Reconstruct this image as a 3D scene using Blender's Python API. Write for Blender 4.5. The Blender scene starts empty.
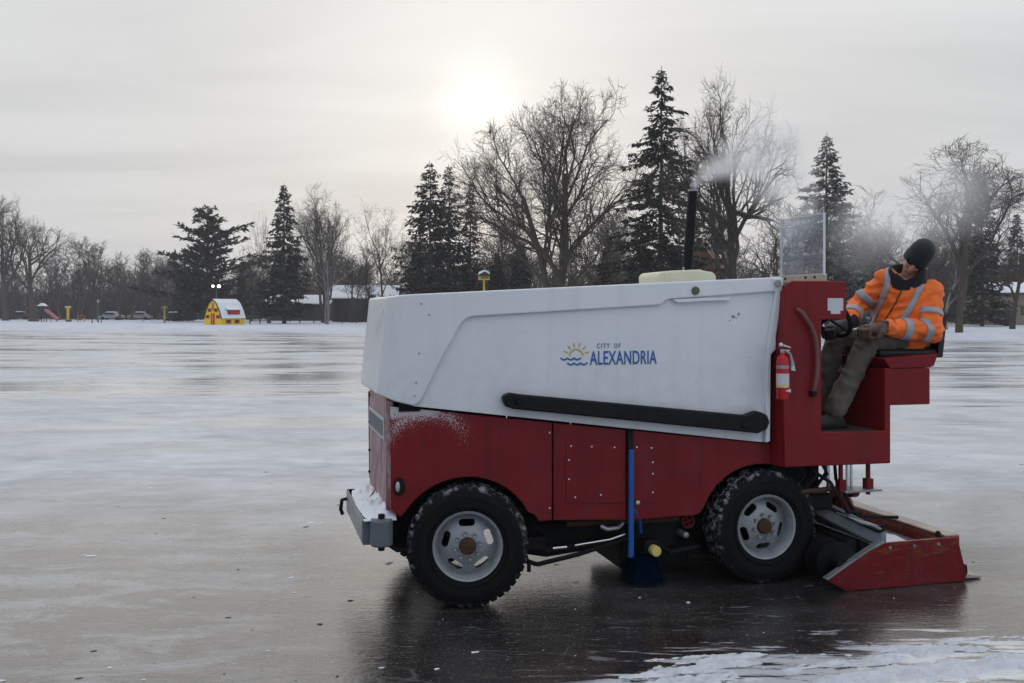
import bpy, bmesh, math, random
import numpy as np
from mathutils import Vector, Matrix, noise as mnoise
from mathutils.bvhtree import BVHTree
R = math.radians
PI = math.pi
S = bpy.context.scene
COL = S.collection

# ------------------------------------------------------------------ camera
CAM_H = 1.96
cam_d = bpy.data.cameras.new('camera')
cam = bpy.data.objects.new('camera', cam_d); COL.objects.link(cam)
cam_d.sensor_width = 36.0
cam_d.lens = 36.0 * 960.0 / 1024.0
cam_d.shift_y = -31.5 / 1024.0
cam_d.clip_start = 0.1; cam_d.clip_end = 3000
cam.location = (0, 0, CAM_H); cam.rotation_euler = (R(90), 0, 0)
S.camera = cam

# ------------------------------------------------------------------ sky, sun, exposure
SUN_EL, SUN_AZ = 12.0, -1.9          # the veiled sun: azimuth from +Y, positive to the right
sun_dir = Vector((math.sin(R(SUN_AZ)) * math.cos(R(SUN_EL)), math.cos(R(SUN_AZ)) * math.cos(R(SUN_EL)), math.sin(R(SUN_EL))))
W = bpy.data.worlds.new('World'); S.world = W; W.use_nodes = True
nt = W.node_tree; nt.nodes.clear()
def wn(t, **k):
    n = nt.nodes.new(t)
    for a, b in k.items(): setattr(n, a, b)
    return n
def wl(a, b): nt.links.new(a, b)
def wmath(op, a, b=None, c=None, clamp=False):
    n = wn('ShaderNodeMath', operation=op, use_clamp=clamp)
    for i, x in enumerate((a, b, c)):
        if x is None: continue
        if isinstance(x, (int, float)): n.inputs[i].default_value = x
        else: wl(x, n.inputs[i])
    return n.outputs[0]
def wmix(f, a, b, mode='MIX'):
    n = wn('ShaderNodeMix', data_type='RGBA', blend_type=mode)
    n.clamp_factor = False
    for i, x in ((0, f), (6, a), (7, b)):
        if isinstance(x, (int, float)): n.inputs[i].default_value = x
        elif isinstance(x, tuple): n.inputs[i].default_value = (*x, 1)
        else: wl(x, n.inputs[i])
    return n.outputs[2]
sky = wn('ShaderNodeTexSky', sky_type='NISHITA', sun_disc=False)
sky.sun_elevation = R(SUN_EL); sky.sun_rotation = R(SUN_AZ); sky.air_density = 1.0; sky.dust_density = 2.0
nish = wmix(1.0, sky.outputs[0], (0.09, 0.09, 0.09), 'MULTIPLY')
tc = wn('ShaderNodeTexCoord')
dirn = wn('ShaderNodeVectorMath', operation='NORMALIZE'); wl(tc.outputs['Generated'], dirn.inputs[0])
dot = wn('ShaderNodeVectorMath', operation='DOT_PRODUCT'); wl(dirn.outputs[0], dot.inputs[0]); dot.inputs[1].default_value = sun_dir
d = dot.outputs['Value']
dp = wmath('MAXIMUM', d, 0.0)
sep = wn('ShaderNodeSeparateXYZ'); wl(dirn.outputs[0], sep.inputs[0])
zz = wmath('MAXIMUM', sep.outputs[2], 0.0)
# overcast deck: cooler away from the veiled sun, brightened overhead and behind to light the machine
half = wmath('MULTIPLY_ADD', d, 0.5, 0.5)
deck = wmix(half, (0.52, 0.585, 0.685), (0.575, 0.578, 0.58))
zg = wmath('MULTIPLY_ADD', zz, 0.75, 1.0); zgv = wn('ShaderNodeVectorMath', operation='SCALE'); wl(deck, zgv.inputs[0]); wl(zg, zgv.inputs['Scale']); deck = zgv.outputs[0]
# layered streaks of cloud, seen on a plane overhead
inv = wmath('DIVIDE', 1.0, wmath('ADD', zz, 0.10))
px = wmath('MULTIPLY', sep.outputs[0], inv); py = wmath('MULTIPLY', sep.outputs[1], inv)
cmb = wn('ShaderNodeCombineXYZ'); wl(wmath('MULTIPLY', px, 0.55), cmb.inputs[0]); wl(wmath('MULTIPLY', py, 1.5), cmb.inputs[1])
ns = wn('ShaderNodeTexNoise'); wl(cmb.outputs[0], ns.inputs['Vector']); ns.inputs['Scale'].default_value = 0.8
ns.inputs['Detail'].default_value = 6; ns.inputs['Roughness'].default_value = 0.55; ns.inputs['Distortion'].default_value = 0.4
cl = wn('ShaderNodeMapRange'); wl(ns.outputs[0], cl.inputs[0])
cl.inputs[1].default_value = 0.3; cl.inputs[2].default_value = 0.7; cl.inputs[3].default_value = 0.88; cl.inputs[4].default_value = 1.10
streak = wn('ShaderNodeCombineXYZ')
for i in range(3): wl(cl.outputs[0], streak.inputs[i])
deck = wmix(1.0, deck, streak.outputs[0], 'MULTIPLY')
glow1 = wmath('MULTIPLY', wmath('POWER', dp, 1500.0), 0.34)
glow2 = wmath('MULTIPLY', wmath('POWER', dp, 70.0), 0.13)
glow3 = wmath('MULTIPLY', wmath('POWER', dp, 6.0), 0.05)
gs = wmath('ADD', wmath('ADD', glow1, glow2), glow3)
gsn = wmath('MULTIPLY', gs, cl.outputs[0])
gcol = wmix(1.0, (1.0, 0.95, 0.86), (1, 1, 1), 'MULTIPLY')
gv = wn('ShaderNodeVectorMath', operation='SCALE'); wl(gcol, gv.inputs[0]); wl(gsn, gv.inputs['Scale'])
deckg = wmix(1.0, deck, gv.outputs[0], 'ADD')
final = wmix(0.97, nish, deckg)
bg = wn('ShaderNodeBackground'); wl(final, bg.inputs[0]); bg.inputs[1].default_value = 1.0
wo = wn('ShaderNodeOutputWorld'); wl(bg.outputs[0], wo.inputs[0])

sl = bpy.data.lights.new('sun', 'SUN'); sl.energy = 0.5; sl.angle = R(70); sl.color = (1.0, 0.93, 0.82)
so = bpy.data.objects.new('sun', sl); COL.objects.link(so)
so.rotation_euler = (-sun_dir).to_track_quat('-Z', 'Y').to_euler(); so.location = (0, 60, 60)

S.view_settings.view_transform = 'Standard'; S.view_settings.look = 'None'
S.view_settings.exposure = 0.0; S.view_settings.gamma = 1.0; S.view_settings.use_curve_mapping = False
S.render.engine = 'CYCLES'
S.cycles.use_denoising = True
S.cycles.max_bounces = 6; S.cycles.transparent_max_bounces = 12; S.cycles.volume_bounces = 2
S.cycles.volume_step_rate = 2.0; S.cycles.caustics_reflective = False; S.cycles.caustics_refractive = False

# ------------------------------------------------------------------ materials
class NT:
    """small helper round a material's node tree"""
    def __init__(s, name):
        s.m = bpy.data.materials.new(name); s.m.use_nodes = True
        s.t = s.m.node_tree; s.bsdf = s.t.nodes['Principled BSDF']; s.out = s.t.nodes['Material Output']
    def n(s, t, **k):
        x = s.t.nodes.new(t)
        for a, b in k.items(): setattr(x, a, b)
        return x
    def l(s, a, b): s.t.links.new(a, b)
    def put(s, sock, x):
        if isinstance(x, (int, float)): sock.default_value = x
        elif isinstance(x, tuple): sock.default_value = (*x, 1) if len(sock.default_value) == 4 and len(x) == 3 else x
        else: s.l(x, sock)
    def math(s, op, a, b=None, c=None, clamp=False):
        x = s.n('ShaderNodeMath', operation=op, use_clamp=clamp)
        for i, v in enumerate((a, b, c)):
            if v is not None: s.put(x.inputs[i], v)
        return x.outputs[0]
    def mix(s, f, a, b, mode='MIX'):
        x = s.n('ShaderNodeMix', data_type='RGBA', blend_type=mode)
        s.put(x.inputs[0], f); s.put(x.inputs[6], a); s.put(x.inputs[7], b)
        return x.outputs[2]
    def coord(s, scale=(1, 1, 1), loc=(0, 0, 0), which='Object', rot=(0, 0, 0)):
        tcn = s.n('ShaderNodeTexCoord'); mp = s.n('ShaderNodeMapping')
        mp.inputs['Scale'].default_value = scale; mp.inputs['Location'].default_value = loc; mp.inputs['Rotation'].default_value = rot
        s.l(tcn.outputs[which], mp.inputs[0]); return mp.outputs[0]
    def noise(s, vec, scale, detail=5, rough=0.55, dist=0.0):
        x = s.n('ShaderNodeTexNoise'); s.l(vec, x.inputs['Vector'])
        x.inputs['Scale'].default_value = scale; x.inputs['Detail'].default_value = detail
        x.inputs['Roughness'].default_value = rough; x.inputs['Distortion'].default_value = dist
        return x.outputs[0]
    def rng(s, v, a, b, c=0.0, d=1.0, smooth=False):
        x = s.n('ShaderNodeMapRange')
        if smooth: x.interpolation_type = 'SMOOTHSTEP'
        s.put(x.inputs[0], v)
        for i, k in enumerate((a, b, c, d)): s.put(x.inputs[i + 1], k)
        return x.outputs[0]
    def bump(s, h, strength=0.3, dist=0.01):
        b = s.n('ShaderNodeBump'); s.l(h, b.inputs['Height'])
        b.inputs['Strength'].default_value = strength; b.inputs['Distance'].default_value = dist
        s.l(b.outputs[0], s.bsdf.inputs['Normal'])
    def set(s, **k):
        for a, b in k.items(): s.put(s.bsdf.inputs[a.replace('_', ' ')], b)

def mat(name, col, rough=0.5, metal=0.0, var=0.15, scale=6.0, bump=0.0, bscale=60.0, bdist=0.004, dirt=None, dirt_amt=0.0, spec=0.35):
    t = NT(name); v = t.coord(); t.set(Specular_IOR_Level=spec)
    f = t.noise(v, scale)
    k = t.rng(f, 0.25, 0.75, 1 - var, 1 + var)
    cc = t.n('ShaderNodeCombineXYZ')
    for i in range(3): t.l(k, cc.inputs[i])
    c = t.mix(1.0, tuple(col), cc.outputs[0], 'MULTIPLY')
    if dirt:
        dm = t.rng(t.noise(v, scale * 2.3, 8, 0.7), 0.5, 0.75, 0.0, dirt_amt)
        c = t.mix(dm, c, tuple(dirt))
    t.set(Base_Color=c, Metallic=metal)
    t.set(Roughness=t.rng(t.noise(v, scale * 1.7), 0.3, 0.7, max(rough - 0.08, 0.02), min(rough + 0.1, 1)))
    if bump: t.bump(t.noise(v, bscale, 6), bump, bdist)
    return t.m

M = {}
t = NT('white_fibreglass'); v = t.coord(); sp = t.n('ShaderNodeSeparateXYZ'); t.l(v, sp.inputs[0])
c = t.mix(t.rng(t.noise(v, 1.3, 5), 0.3, 0.7), (0.62, 0.65, 0.685), (0.68, 0.705, 0.735))
run = t.noise(t.coord((11, 11, 0.55)), 1.0, 5, 0.6)
c = t.mix(t.rng(run, 0.54, 0.76, 0.0, 0.24), c, (0.42, 0.43, 0.44))
gr_ = t.math('MULTIPLY', t.rng(t.noise(v, 7, 8, 0.7), 0.42, 0.70), t.rng(sp.outputs[2], 1.85, 1.10, 0.03, 0.38), clamp=True)
c = t.mix(gr_, c, (0.33, 0.325, 0.32))
c = t.mix(t.rng(t.noise(v, 60, 3), 0.70, 0.74, 0.0, 0.35), c, (0.25, 0.24, 0.23))
scl = t.n('ShaderNodeTexNoise'); t.l(t.coord((1.2, 1.2, 9), rot=(0, R(25), 0)), scl.inputs['Vector']); scl.inputs['Scale'].default_value = 3; scl.inputs['Detail'].default_value = 2
c = t.mix(t.rng(t.math('ABSOLUTE', t.math('SUBTRACT', scl.outputs[0], 0.5)), 0.0, 0.0022, 0.22, 0.0), c, (0.36, 0.37, 0.39))
t.set(Base_Color=c, Roughness=t.rng(t.noise(v, 4, 6), 0.3, 0.7, 0.24, 0.46), Specular_IOR_Level=0.5)
t.bump(t.math('ADD', t.noise(v, 1.6, 2), t.math('MULTIPLY', t.noise(v, 40, 3), 0.03)), 0.35, 0.02)
M['white'] = t.m
M['cream'] = mat('cream_plastic', (0.62, 0.60, 0.44), 0.5, var=0.06)
M['black'] = mat('black_steel', (0.009, 0.009, 0.010), 0.5, var=0.4, scale=14, dirt=(0.04, 0.04, 0.045), dirt_amt=0.15, spec=0.14)
M['chassis'] = mat('oily_chassis_steel', (0.006, 0.006, 0.006), 0.7, var=0.5, scale=9, bump=0.3, bscale=25, dirt=(0.025, 0.022, 0.02), dirt_amt=0.4, spec=0.2)
M['steel'] = mat('bare_steel', (0.30, 0.31, 0.33), 0.42, metal=0.6, var=0.2, scale=10, bump=0.1, dirt=(0.10, 0.10, 0.10), dirt_amt=0.4)
M['rimgrey'] = mat('rim_grey_paint', (0.30, 0.315, 0.34), 0.42, metal=0.25, var=0.15, scale=12, dirt=(0.10, 0.085, 0.07), dirt_amt=0.45)
M['rust'] = mat('rusty_hub', (0.055, 0.028, 0.016), 0.75, var=0.4, scale=25, bump=0.3)
M['rod'] = mat('chromed_rod', (0.55, 0.55, 0.56), 0.25, metal=0.9, var=0.1)
M['blue'] = mat('blue_paint', (0.01, 0.085, 0.33), 0.45, var=0.15, dirt=(0.02, 0.03, 0.05), dirt_amt=0.3)
M['bristle'] = mat('blue_bristle', (0.0012, 0.008, 0.026), 0.9, var=0.5, scale=20, spec=0.05)
M['yellow'] = mat('yellow_paint', (0.62, 0.42, 0.03), 0.5, var=0.1)
M['yellow_cap'] = mat('pale_yellow_plastic', (0.62, 0.50, 0.16), 0.5, var=0.12)
M['hose'] = mat('weathered_hose', (0.135, 0.062, 0.055), 0.6, var=0.25, scale=20)
M['rubber'] = mat('rubber', (0.007, 0.007, 0.008), 0.8, var=0.3, scale=18, bump=0.2, bscale=80, spec=0.2)
M['seat'] = mat('black_vinyl', (0.012, 0.012, 0.014), 0.5, var=0.3)
M['greybox'] = mat('grey_enamel', (0.115, 0.135, 0.155), 0.5, var=0.12, dirt=(0.04, 0.04, 0.045), dirt_amt=0.3)
M['sticker'] = mat('paper_sticker', (0.52, 0.53, 0.56), 0.6, var=0.08)
M['decal_blue'] = mat('blue_decal', (0.035, 0.10, 0.36), 0.5, var=0.04)
M['decal_gold'] = mat('gold_decal', (0.52, 0.34, 0.06), 0.5, var=0.04)
M['decal_grey'] = mat('slate_decal', (0.13, 0.17, 0.26), 0.5, var=0.04)
M['screen_edge'] = mat('bright_cut_edge', (0.62, 0.66, 0.68), 0.3, var=0.05)
M['wood'] = mat('pale_board', (0.46, 0.40, 0.34), 0.7, var=0.15)
M['snow_lump'] = mat('packed_snow', (0.76, 0.78, 0.82), 0.75, var=0.05, bump=0.5, bscale=25, bdist=0.02)

def red_paint(name, base, worn=0.0):
    t = NT(name); v = t.coord()
    c = t.mix(t.rng(t.noise(v, 1.8, 6), 0.3, 0.7), tuple(x * 0.86 for x in base), tuple(x * 1.14 for x in base))
    # road film and dried splash thrown up along the lower edge
    sp = t.n('ShaderNodeSeparateXYZ'); t.l(v, sp.inputs[0])
    spl = t.math('MULTIPLY', t.rng(t.noise(v, 22, 9, 0.75), 0.50, 0.68), t.rng(sp.outputs[2], 0.45, 0.95, 0.5, 0.05), clamp=True)
    c = t.mix(spl, c, (0.035, 0.024, 0.022))
    streak = t.noise(t.coord((14, 14, 0.9)), 1.0, 5, 0.6)
    c = t.mix(t.rng(streak, 0.52, 0.72, 0.0, 0.50), c, (0.060, 0.010, 0.012))
    salt = t.math('MULTIPLY', t.rng(t.noise(t.coord((2.5, 2.5, 1.2), (3, 0, 5)), 2.0, 8, 0.68), 0.48, 0.72), t.rng(sp.outputs[2], 1.3, 0.5, 0.03, 0.20), clamp=True)
    c = t.mix(salt, c, (0.17, 0.075, 0.075))
    if worn:
        wv = t.coord((3, 3, 16))
        w = t.rng(t.noise(wv, 3.0, 9, 0.75), 0.56, 0.68, 0.0, worn)
        c = t.mix(w, c, (0.17, 0.12, 0.085))
        w2 = t.rng(t.noise(t.coord((5, 5, 5), (3, 1, 7)), 4.0, 9, 0.7), 0.60, 0.70, 0.0, worn)
        c = t.mix(w2, c, (0.05, 0.035, 0.03))
        yl = t.math('MULTIPLY', t.rng(sp.outputs[2], 0.20, 0.27), t.rng(t.noise(wv, 2.0), 0.50, 0.66, 0.0, 0.5), clamp=True)
        c = t.mix(yl, c, (0.26, 0.13, 0.02))
    t.set(Base_Color=c, Roughness=t.rng(t.noise(v, 9), 0.3, 0.7, 0.34, 0.55), Specular_IOR_Level=0.22)
    t.bump(t.noise(v, 2.6, 3), 0.6, 0.03)
    return t
RED = (0.168, 0.0075, 0.011)
M['red'] = red_paint('red_enamel', RED).m
M['red_worn'] = red_paint('red_enamel_scraped', RED, 0.8).m
# front panel: rime and blown snow caught under the tank lip
t = red_paint('red_enamel_rimed', RED)
v = t.coord(); sp = t.n('ShaderNodeSeparateXYZ'); t.l(v, sp.inputs[0])
oldc = t.bsdf.inputs['Base Color'].links[0].from_socket
def _band(t, sp):
    # an arc of spray: ring round (-0.22, 0.90), strongest by the lip
    du = t.math('SUBTRACT', sp.outputs[0], -0.25); dz = t.math('SUBTRACT', sp.outputs[2], 1.02)
    r = t.math('SQRT', t.math('ADD', t.math('MULTIPLY', du, du), t.math('MULTIPLY', dz, dz)))
    ring = t.rng(t.math('ABSOLUTE', t.math('SUBTRACT', r, 0.27)), 0.0, 0.19, 1.0, 0.0)
    up = t.rng(sp.outputs[2], 0.80, 1.26, 0.0, 1.0)
    lip = t.math('MULTIPLY', t.rng(sp.outputs[2], 1.17, 1.34, 0.0, 1.0), t.rng(sp.outputs[0], 0.02, -0.22, 0.0, 1.0))
    return t.math('MAXIMUM', t.math('MULTIPLY', t.math('MULTIPLY', ring, up), t.rng(sp.outputs[0], -0.45, 0.1, 0.66, 0.52)), t.math('MULTIPLY', lip, 1.15))
mask = _band(t, sp)
speck = t.rng(t.noise(v, 105, 3, 0.6), 0.30, 0.72)
fr = t.math('MULTIPLY', t.rng(t.math('ADD', mask, t.math('MULTIPLY', speck, 0.62)), 0.74, 1.04), 0.85, clamp=True)
t.set(Base_Color=t.mix(fr, oldc, (0.60, 0.58, 0.62)))
M['red_rimed'] = t.m
t = red_paint('red_enamel_frosted', RED); v = t.coord()
oldc = t.bsdf.inputs['Base Color'].links[0].from_socket
t.set(Base_Color=t.mix(t.rng(t.noise(t.coord((6, 6, 2)), 3, 8, 0.7), 0.36, 0.66, 0.04, 0.60), oldc, (0.58, 0.54, 0.57)))
M['red_frost'] = t.m

# tyre: rubber with snow packed in the tread
t = NT('snowy_tyre_rubber'); v = t.coord(); sp = t.n('ShaderNodeSeparateXYZ'); t.l(v, sp.inputs[0])
rr = t.math('SQRT', t.math('ADD', t.math('MULTIPLY', sp.outputs[0], sp.outputs[0]), t.math('MULTIPLY', sp.outputs[2], sp.outputs[2])))
tread = t.rng(rr, 0.362, 0.385)
packed = t.math('MULTIPLY', t.math('MULTIPLY', tread, t.rng(t.noise(v, 22, 5, 0.6), 0.50, 0.62)), t.rng(sp.outputs[2], -0.30, 0.05, 0.10, 0.55), clamp=True)
t.set(Base_Color=t.mix(packed, (0.006, 0.006, 0.007), (0.42, 0.44, 0.48)), Roughness=0.75, Specular_IOR_Level=0.18)
t.bump(t.noise(v, 70, 4), 0.2, 0.004)
M['tyre'] = t.m

# clear polycarbonate, slightly scratched
t = NT('clear_polycarbonate'); v = t.coord()
g = t.n('ShaderNodeBsdfGlossy'); g.inputs['Roughness'].default_value = 0.12; g.inputs['Color'].default_value = (0.9, 0.9, 0.92, 1)
tr = t.n('ShaderNodeBsdfTransparent'); tr.inputs[0].default_value = (0.90, 0.91, 0.93, 1)
df = t.n('ShaderNodeBsdfDiffuse'); df.inputs[0].default_value = (0.5, 0.52, 0.56, 1)
fz = t.n('ShaderNodeValue'); fz.outputs[0].default_value = 0.035
m1 = t.n('ShaderNodeMixShader'); t.l(fz.outputs[0], m1.inputs[0]); t.l(tr.outputs[0], m1.inputs[1]); t.l(g.outputs[0], m1.inputs[2])
m2 = t.n('ShaderNodeMixShader'); t.l(t.rng(t.noise(v, 9, 8, 0.7), 0.35, 0.7, 0.07, 0.19), m2.inputs[0]); t.l(m1.outputs[0], m2.inputs[1]); t.l(df.outputs[0], m2.inputs[2])
t.l(m2.outputs[0], t.out.inputs[0]); M['clear'] = t.m

# ------------------------------------------------------------------ mesh helpers
class MB:
    def __init__(s): s.v = []; s.f = []
    def add(s, vs, fs):
        b = len(s.v); s.v += [tuple(p) for p in vs]; s.f += [tuple(i + b for i in q) for q in fs]; return s
    def box(s, x0, x1, y0, y1, z0, z1, mtx=None):
        vs = [Vector((x, y, z)) for x in (x0, x1) for y in (y0, y1) for z in (z0, z1)]
        if mtx is not None: vs = [mtx @ p for p in vs]
        return s.add(vs, [(0, 1, 3, 2), (4, 6, 7, 5), (0, 4, 5, 1), (2, 3, 7, 6), (0, 2, 6, 4), (1, 5, 7, 3)])
    def prism(s, poly, y0, y1):               # outline in x,z swept along y
        n = len(poly)
        a = sum(poly[i][0] * poly[(i + 1) % n][1] - poly[(i + 1) % n][0] * poly[i][1] for i in range(n))
        if a < 0: poly = poly[::-1]
        vs = [(p[0], y0, p[1]) for p in poly] + [(p[0], y1, p[1]) for p in poly]
        fs = [tuple(range(n)), tuple(range(2 * n - 1, n - 1, -1))]
        fs += [((i + 1) % n, i, i + n, (i + 1) % n + n) for i in range(n)]
        return s.add(vs, fs)
    def prism_axis(s, poly, a0, a1, axis):    # outline swept along x ('x': poly in y,z) or z ('z': poly in x,y)
        n = len(poly)
        if axis == 'x': vs = [(a0, p[0], p[1]) for p in poly] + [(a1, p[0], p[1]) for p in poly]
        else: vs = [(p[0], p[1], a0) for p in poly] + [(p[0], p[1], a1) for p in poly]
        fs = [tuple(range(n)), tuple(range(2 * n - 1, n - 1, -1))] + [((i + 1) % n, i, i + n, (i + 1) % n + n) for i in range(n)]
        return s.add(vs, fs)
    def tube(s, pts, rad, n=8, cap=True, squash=None):
        pts = [Vector(p) for p in pts]; k = len(pts)
        if isinstance(rad, (int, float)): rad = [rad] * k
        up = None; vs = []; fs = []
        for i in range(k):
            tg = (pts[min(i + 1, k - 1)] - pts[max(i - 1, 0)]).normalized()
            if up is None:
                up = Vector((0, 0, 1)) if abs(tg.z) < 0.9 else Vector((1, 0, 0))
            a = tg.cross(up).normalized(); b = a.cross(tg).normalized(); up = b
            for j in range(n):
                q = 2 * PI * j / n
                vs.append(pts[i] + rad[i] * (math.cos(q) * a + math.sin(q) * b))
        for i in range(k - 1):
            for j in range(n):
                j2 = (j + 1) % n
                fs.append((i * n + j, i * n + j2, (i + 1) * n + j2, (i + 1) * n + j))
        if cap: fs += [tuple(range(n - 1, -1, -1)), tuple((k - 1) * n + j for j in range(n))]
        return s.add(vs, fs)
    def rings(s, rings, cap=True):            # explicit rings of equal length
        n = len(rings[0]); vs = [p for r in rings for p in r]; fs = []
        for i in range(len(rings) - 1):
            for j in range(n):
                j2 = (j + 1) % n
                fs.append((i * n + j, i * n + j2, (i + 1) * n + j2, (i + 1) * n + j))
        if cap: fs += [tuple(range(n - 1, -1, -1)), tuple((len(rings) - 1) * n + j for j in range(n))]
        return s.add(vs, fs)
    def lathe(s, prof, n=32, axis='y', c=(0, 0, 0), cap=False):   # prof: (radius, offset along axis)
        rg = []
        for r, o in prof:
            ring = []
            for j in range(n):
                q = 2 * PI * j / n; a, b = r * math.cos(q), r * math.sin(q)
                p = {'y': (a, o, b), 'z': (a, b, o), 'x': (o, a, b)}[axis]
                ring.append((p[0] + c[0], p[1] + c[1], p[2] + c[2]))
            rg.append(ring)
        return s.rings(rg, cap)
    def ball(s, c, r, n=12, m=8):
        sc = r if isinstance(r, (tuple, list)) else (r, r, r); rg = []
        for i in range(m + 1):
            th = PI * (i + 0.02 if i == 0 else i - 0.02 if i == m else i) / m
            rg.append([(c[0] + sc[0] * math.sin(th) * math.cos(2 * PI * j / n), c[1] + sc[1] * math.sin(th) * math.sin(2 * PI * j / n), c[2] + sc[2] * math.cos(th)) for j in range(n)])
        return s.rings(rg, True)
    def mesh(s, name, smooth=False, ang=35):
        me = bpy.data.meshes.new(name); me.from_pydata(s.v, [], s.f)
        bm = bmesh.new(); bm.from_mesh(me); bmesh.ops.recalc_face_normals(bm, faces=bm.faces); bm.to_mesh(me); bm.free()
        if smooth:
            me.polygons.foreach_set('use_smooth', [True] * len(me.polygons)); me.set_sharp_from_angle(angle=R(ang))
        me.update(); return me
    def build(s, name, m, parent=None, smooth=False, bevel=0.0, seg=2, ang=35, loc=None):
        return link(name, s.mesh(name, smooth, ang), m, parent, bevel, seg, loc)

def link(name, me, m, parent=None, bevel=0.0, seg=2, loc=None):
    o = bpy.data.objects.new(name, me); COL.objects.link(o)
    if m is not None and not me.materials: me.materials.append(M[m] if isinstance(m, str) else m)
    if parent is not None: o.parent = parent
    if loc is not None: o.location = loc
    if bevel:
        b = o.modifiers.new('edge', 'BEVEL'); b.width = bevel; b.segments = seg; b.limit_method = 'ANGLE'; b.angle_limit = R(30)
        b.harden_normals = False
    return o
def empty(name, loc=(0, 0, 0), rz=0.0):
    o = bpy.data.objects.new(name, None); COL.objects.link(o); o.location = loc; o.rotation_euler = (0, 0, rz); o.empty_display_size = 0.2
    return o
def tag(o, label=None, cat=None, group=None, kind=None):
    if label: o['label'] = label
    if cat: o['category'] = cat
    if group: o['group'] = group
    if kind: o['kind'] = kind
    return o
def copy_tree(o, parent=None, name=None):
    c = o.copy(); COL.objects.link(c)
    if parent is not None: c.parent = parent
    for ch in list(o.children): copy_tree(ch, c)
    return c
def np_mesh(name, V, F4=None, F3=None, smooth=False):
    """fast mesh from arrays of verts, quads and triangles"""
    me = bpy.data.meshes.new(name); V = np.asarray(V, np.float32)
    F4 = np.zeros((0, 4), np.int32) if F4 is None else np.asarray(F4, np.int32)
    F3 = np.zeros((0, 3), np.int32) if F3 is None else np.asarray(F3, np.int32)
    me.vertices.add(len(V)); me.vertices.foreach_set('co', V.ravel())
    li = np.concatenate([F4.ravel(), F3.ravel()]); me.loops.add(len(li)); me.loops.foreach_set('vertex_index', li)
    npoly = len(F4) + len(F3); me.polygons.add(npoly)
    st = np.concatenate([np.arange(len(F4)) * 4, len(F4) * 4 + np.arange(len(F3)) * 3]).astype(np.int32)
    me.polygons.foreach_set('loop_start', st)
    if smooth: me.polygons.foreach_set('use_smooth', np.ones(npoly, bool))
    me.update(calc_edges=True); me.validate(); return me
def from_px(px, Y, z=0.0):
    return Vector(((px - 512.0) / 960.0 * Y, Y, z))
def top_z(py, Y): return CAM_H + (310.0 - py) / 960.0 * Y

# ================================================================== THE SETTING: ice, snow, shore
# ice: frosted far out, wet and glassy where the machine has just flooded it
t = NT('rink_ice'); v = t.coord(); sp = t.n('ShaderNodeSeparateXYZ'); t.l(v, sp.inputs[0])
big = t.noise(t.coord((0.10, 0.28, 1), rot=(0, 0, R(-6))), 1.0, 5, 0.55, 0.3)
strk = t.noise(t.coord((0.22, 2.6, 1), rot=(0, 0, R(-7))), 1.0, 6, 0.6, 0.2)
fine = t.noise(t.coord((1.6, 9.0, 1), rot=(0, 0, R(-10))), 1.0, 6, 0.62, 0.15)
blot = t.noise(v, 0.9, 7, 0.6, 0.5)
speck = t.noise(v, 14.0, 4, 0.6)
warp = t.math('ADD', t.math('MULTIPLY', t.math('SUBTRACT', blot, 0.5), 3.6), t.math('MULTIPLY', t.math('SUBTRACT', strk, 0.5), 3.6))
yy = t.math('ADD', sp.outputs[1], warp)
wet0 = t.rng(yy, 6.4, 12.6, 1.0, 0.0, smooth=True)
wetn = t.noise(t.coord((0.9, 2.0, 1), (5, 5, 0)), 1.1, 12, 0.72, 0.5)
wet = t.math('MULTIPLY', wet0, t.rng(wetn, 0.47, 0.62, 1.0, t.rng(sp.outputs[0], -2.0, -0.8, 0.45, 0.97)), clamp=True)
# far glazed lanes between frosted ones
lane = t.math('MULTIPLY', t.rng(t.math('ADD', t.math('MULTIPLY', big, 0.6), t.math('MULTIPLY', strk, 0.4)), 0.455, 0.545), 1.0)
lane = t.math('MULTIPLY', lane, t.rng(sp.outputs[1], 11.0, 20.0, 0.25, 1.0))
rag = t.noise(t.coord((0.8, 1.5, 1), (9, 4, 0)), 0.55, 12, 0.72, 0.6)
rag2 = t.noise(t.coord((1.0, 1.8, 1), (2, 6, 0)), 2.6, 12, 0.74, 0.5)
patch = t.rng(t.math('ADD', t.math('MULTIPLY', rag, 0.62), t.math('MULTIPLY', rag2, 0.38)), 0.41, 0.60)
frost = t.mix(patch, (0.33, 0.35, 0.385), (0.60, 0.62, 0.66))
frost = t.mix(t.rng(fine, 0.50, 0.72, 0.0, 0.35), frost, (0.36, 0.37, 0.395))
frost = t.mix(t.math('MULTIPLY', lane, 0.75), frost, (0.21, 0.225, 0.245))
glassy = t.mix(t.rng(blot, 0.35, 0.65), (0.013, 0.011, 0.0105), (0.042, 0.038, 0.036))
glassy = t.mix(t.rng(fine, 0.56, 0.75, 0.0, 0.28), glassy, (0.14, 0.13, 0.125))
glassy = t.mix(t.rng(speck, 0.66, 0.71, 0.0, 0.35), glassy, (0.26, 0.26, 0.27))
scr = t.noise(t.coord((10, 34, 1), rot=(0, 0, R(-12))), 1.0, 5, 0.65, 0.3)
glassy = t.mix(t.rng(scr, 0.62, 0.70, 0.0, 0.40), glassy, (0.26, 0.25, 0.25))
scr2 = t.noise(t.coord((3.2, 16, 1), (2, 9, 0), rot=(0, 0, R(-16))), 1.0, 6, 0.7, 0.5)
glassy = t.mix(t.rng(scr2, 0.62, 0.67, 0.0, 0.35), glassy, (0.42, 0.42, 0.43))
def cuts(vec, scale, w_, dist):          # skate cuts: thin lines where a smooth field crosses a level
    return t.rng(t.math('ABSOLUTE', t.math('SUBTRACT', t.noise(vec, scale, 1.0, 0.4, dist), 0.5)), 0.0, w_, 1.0, 0.0)
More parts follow.
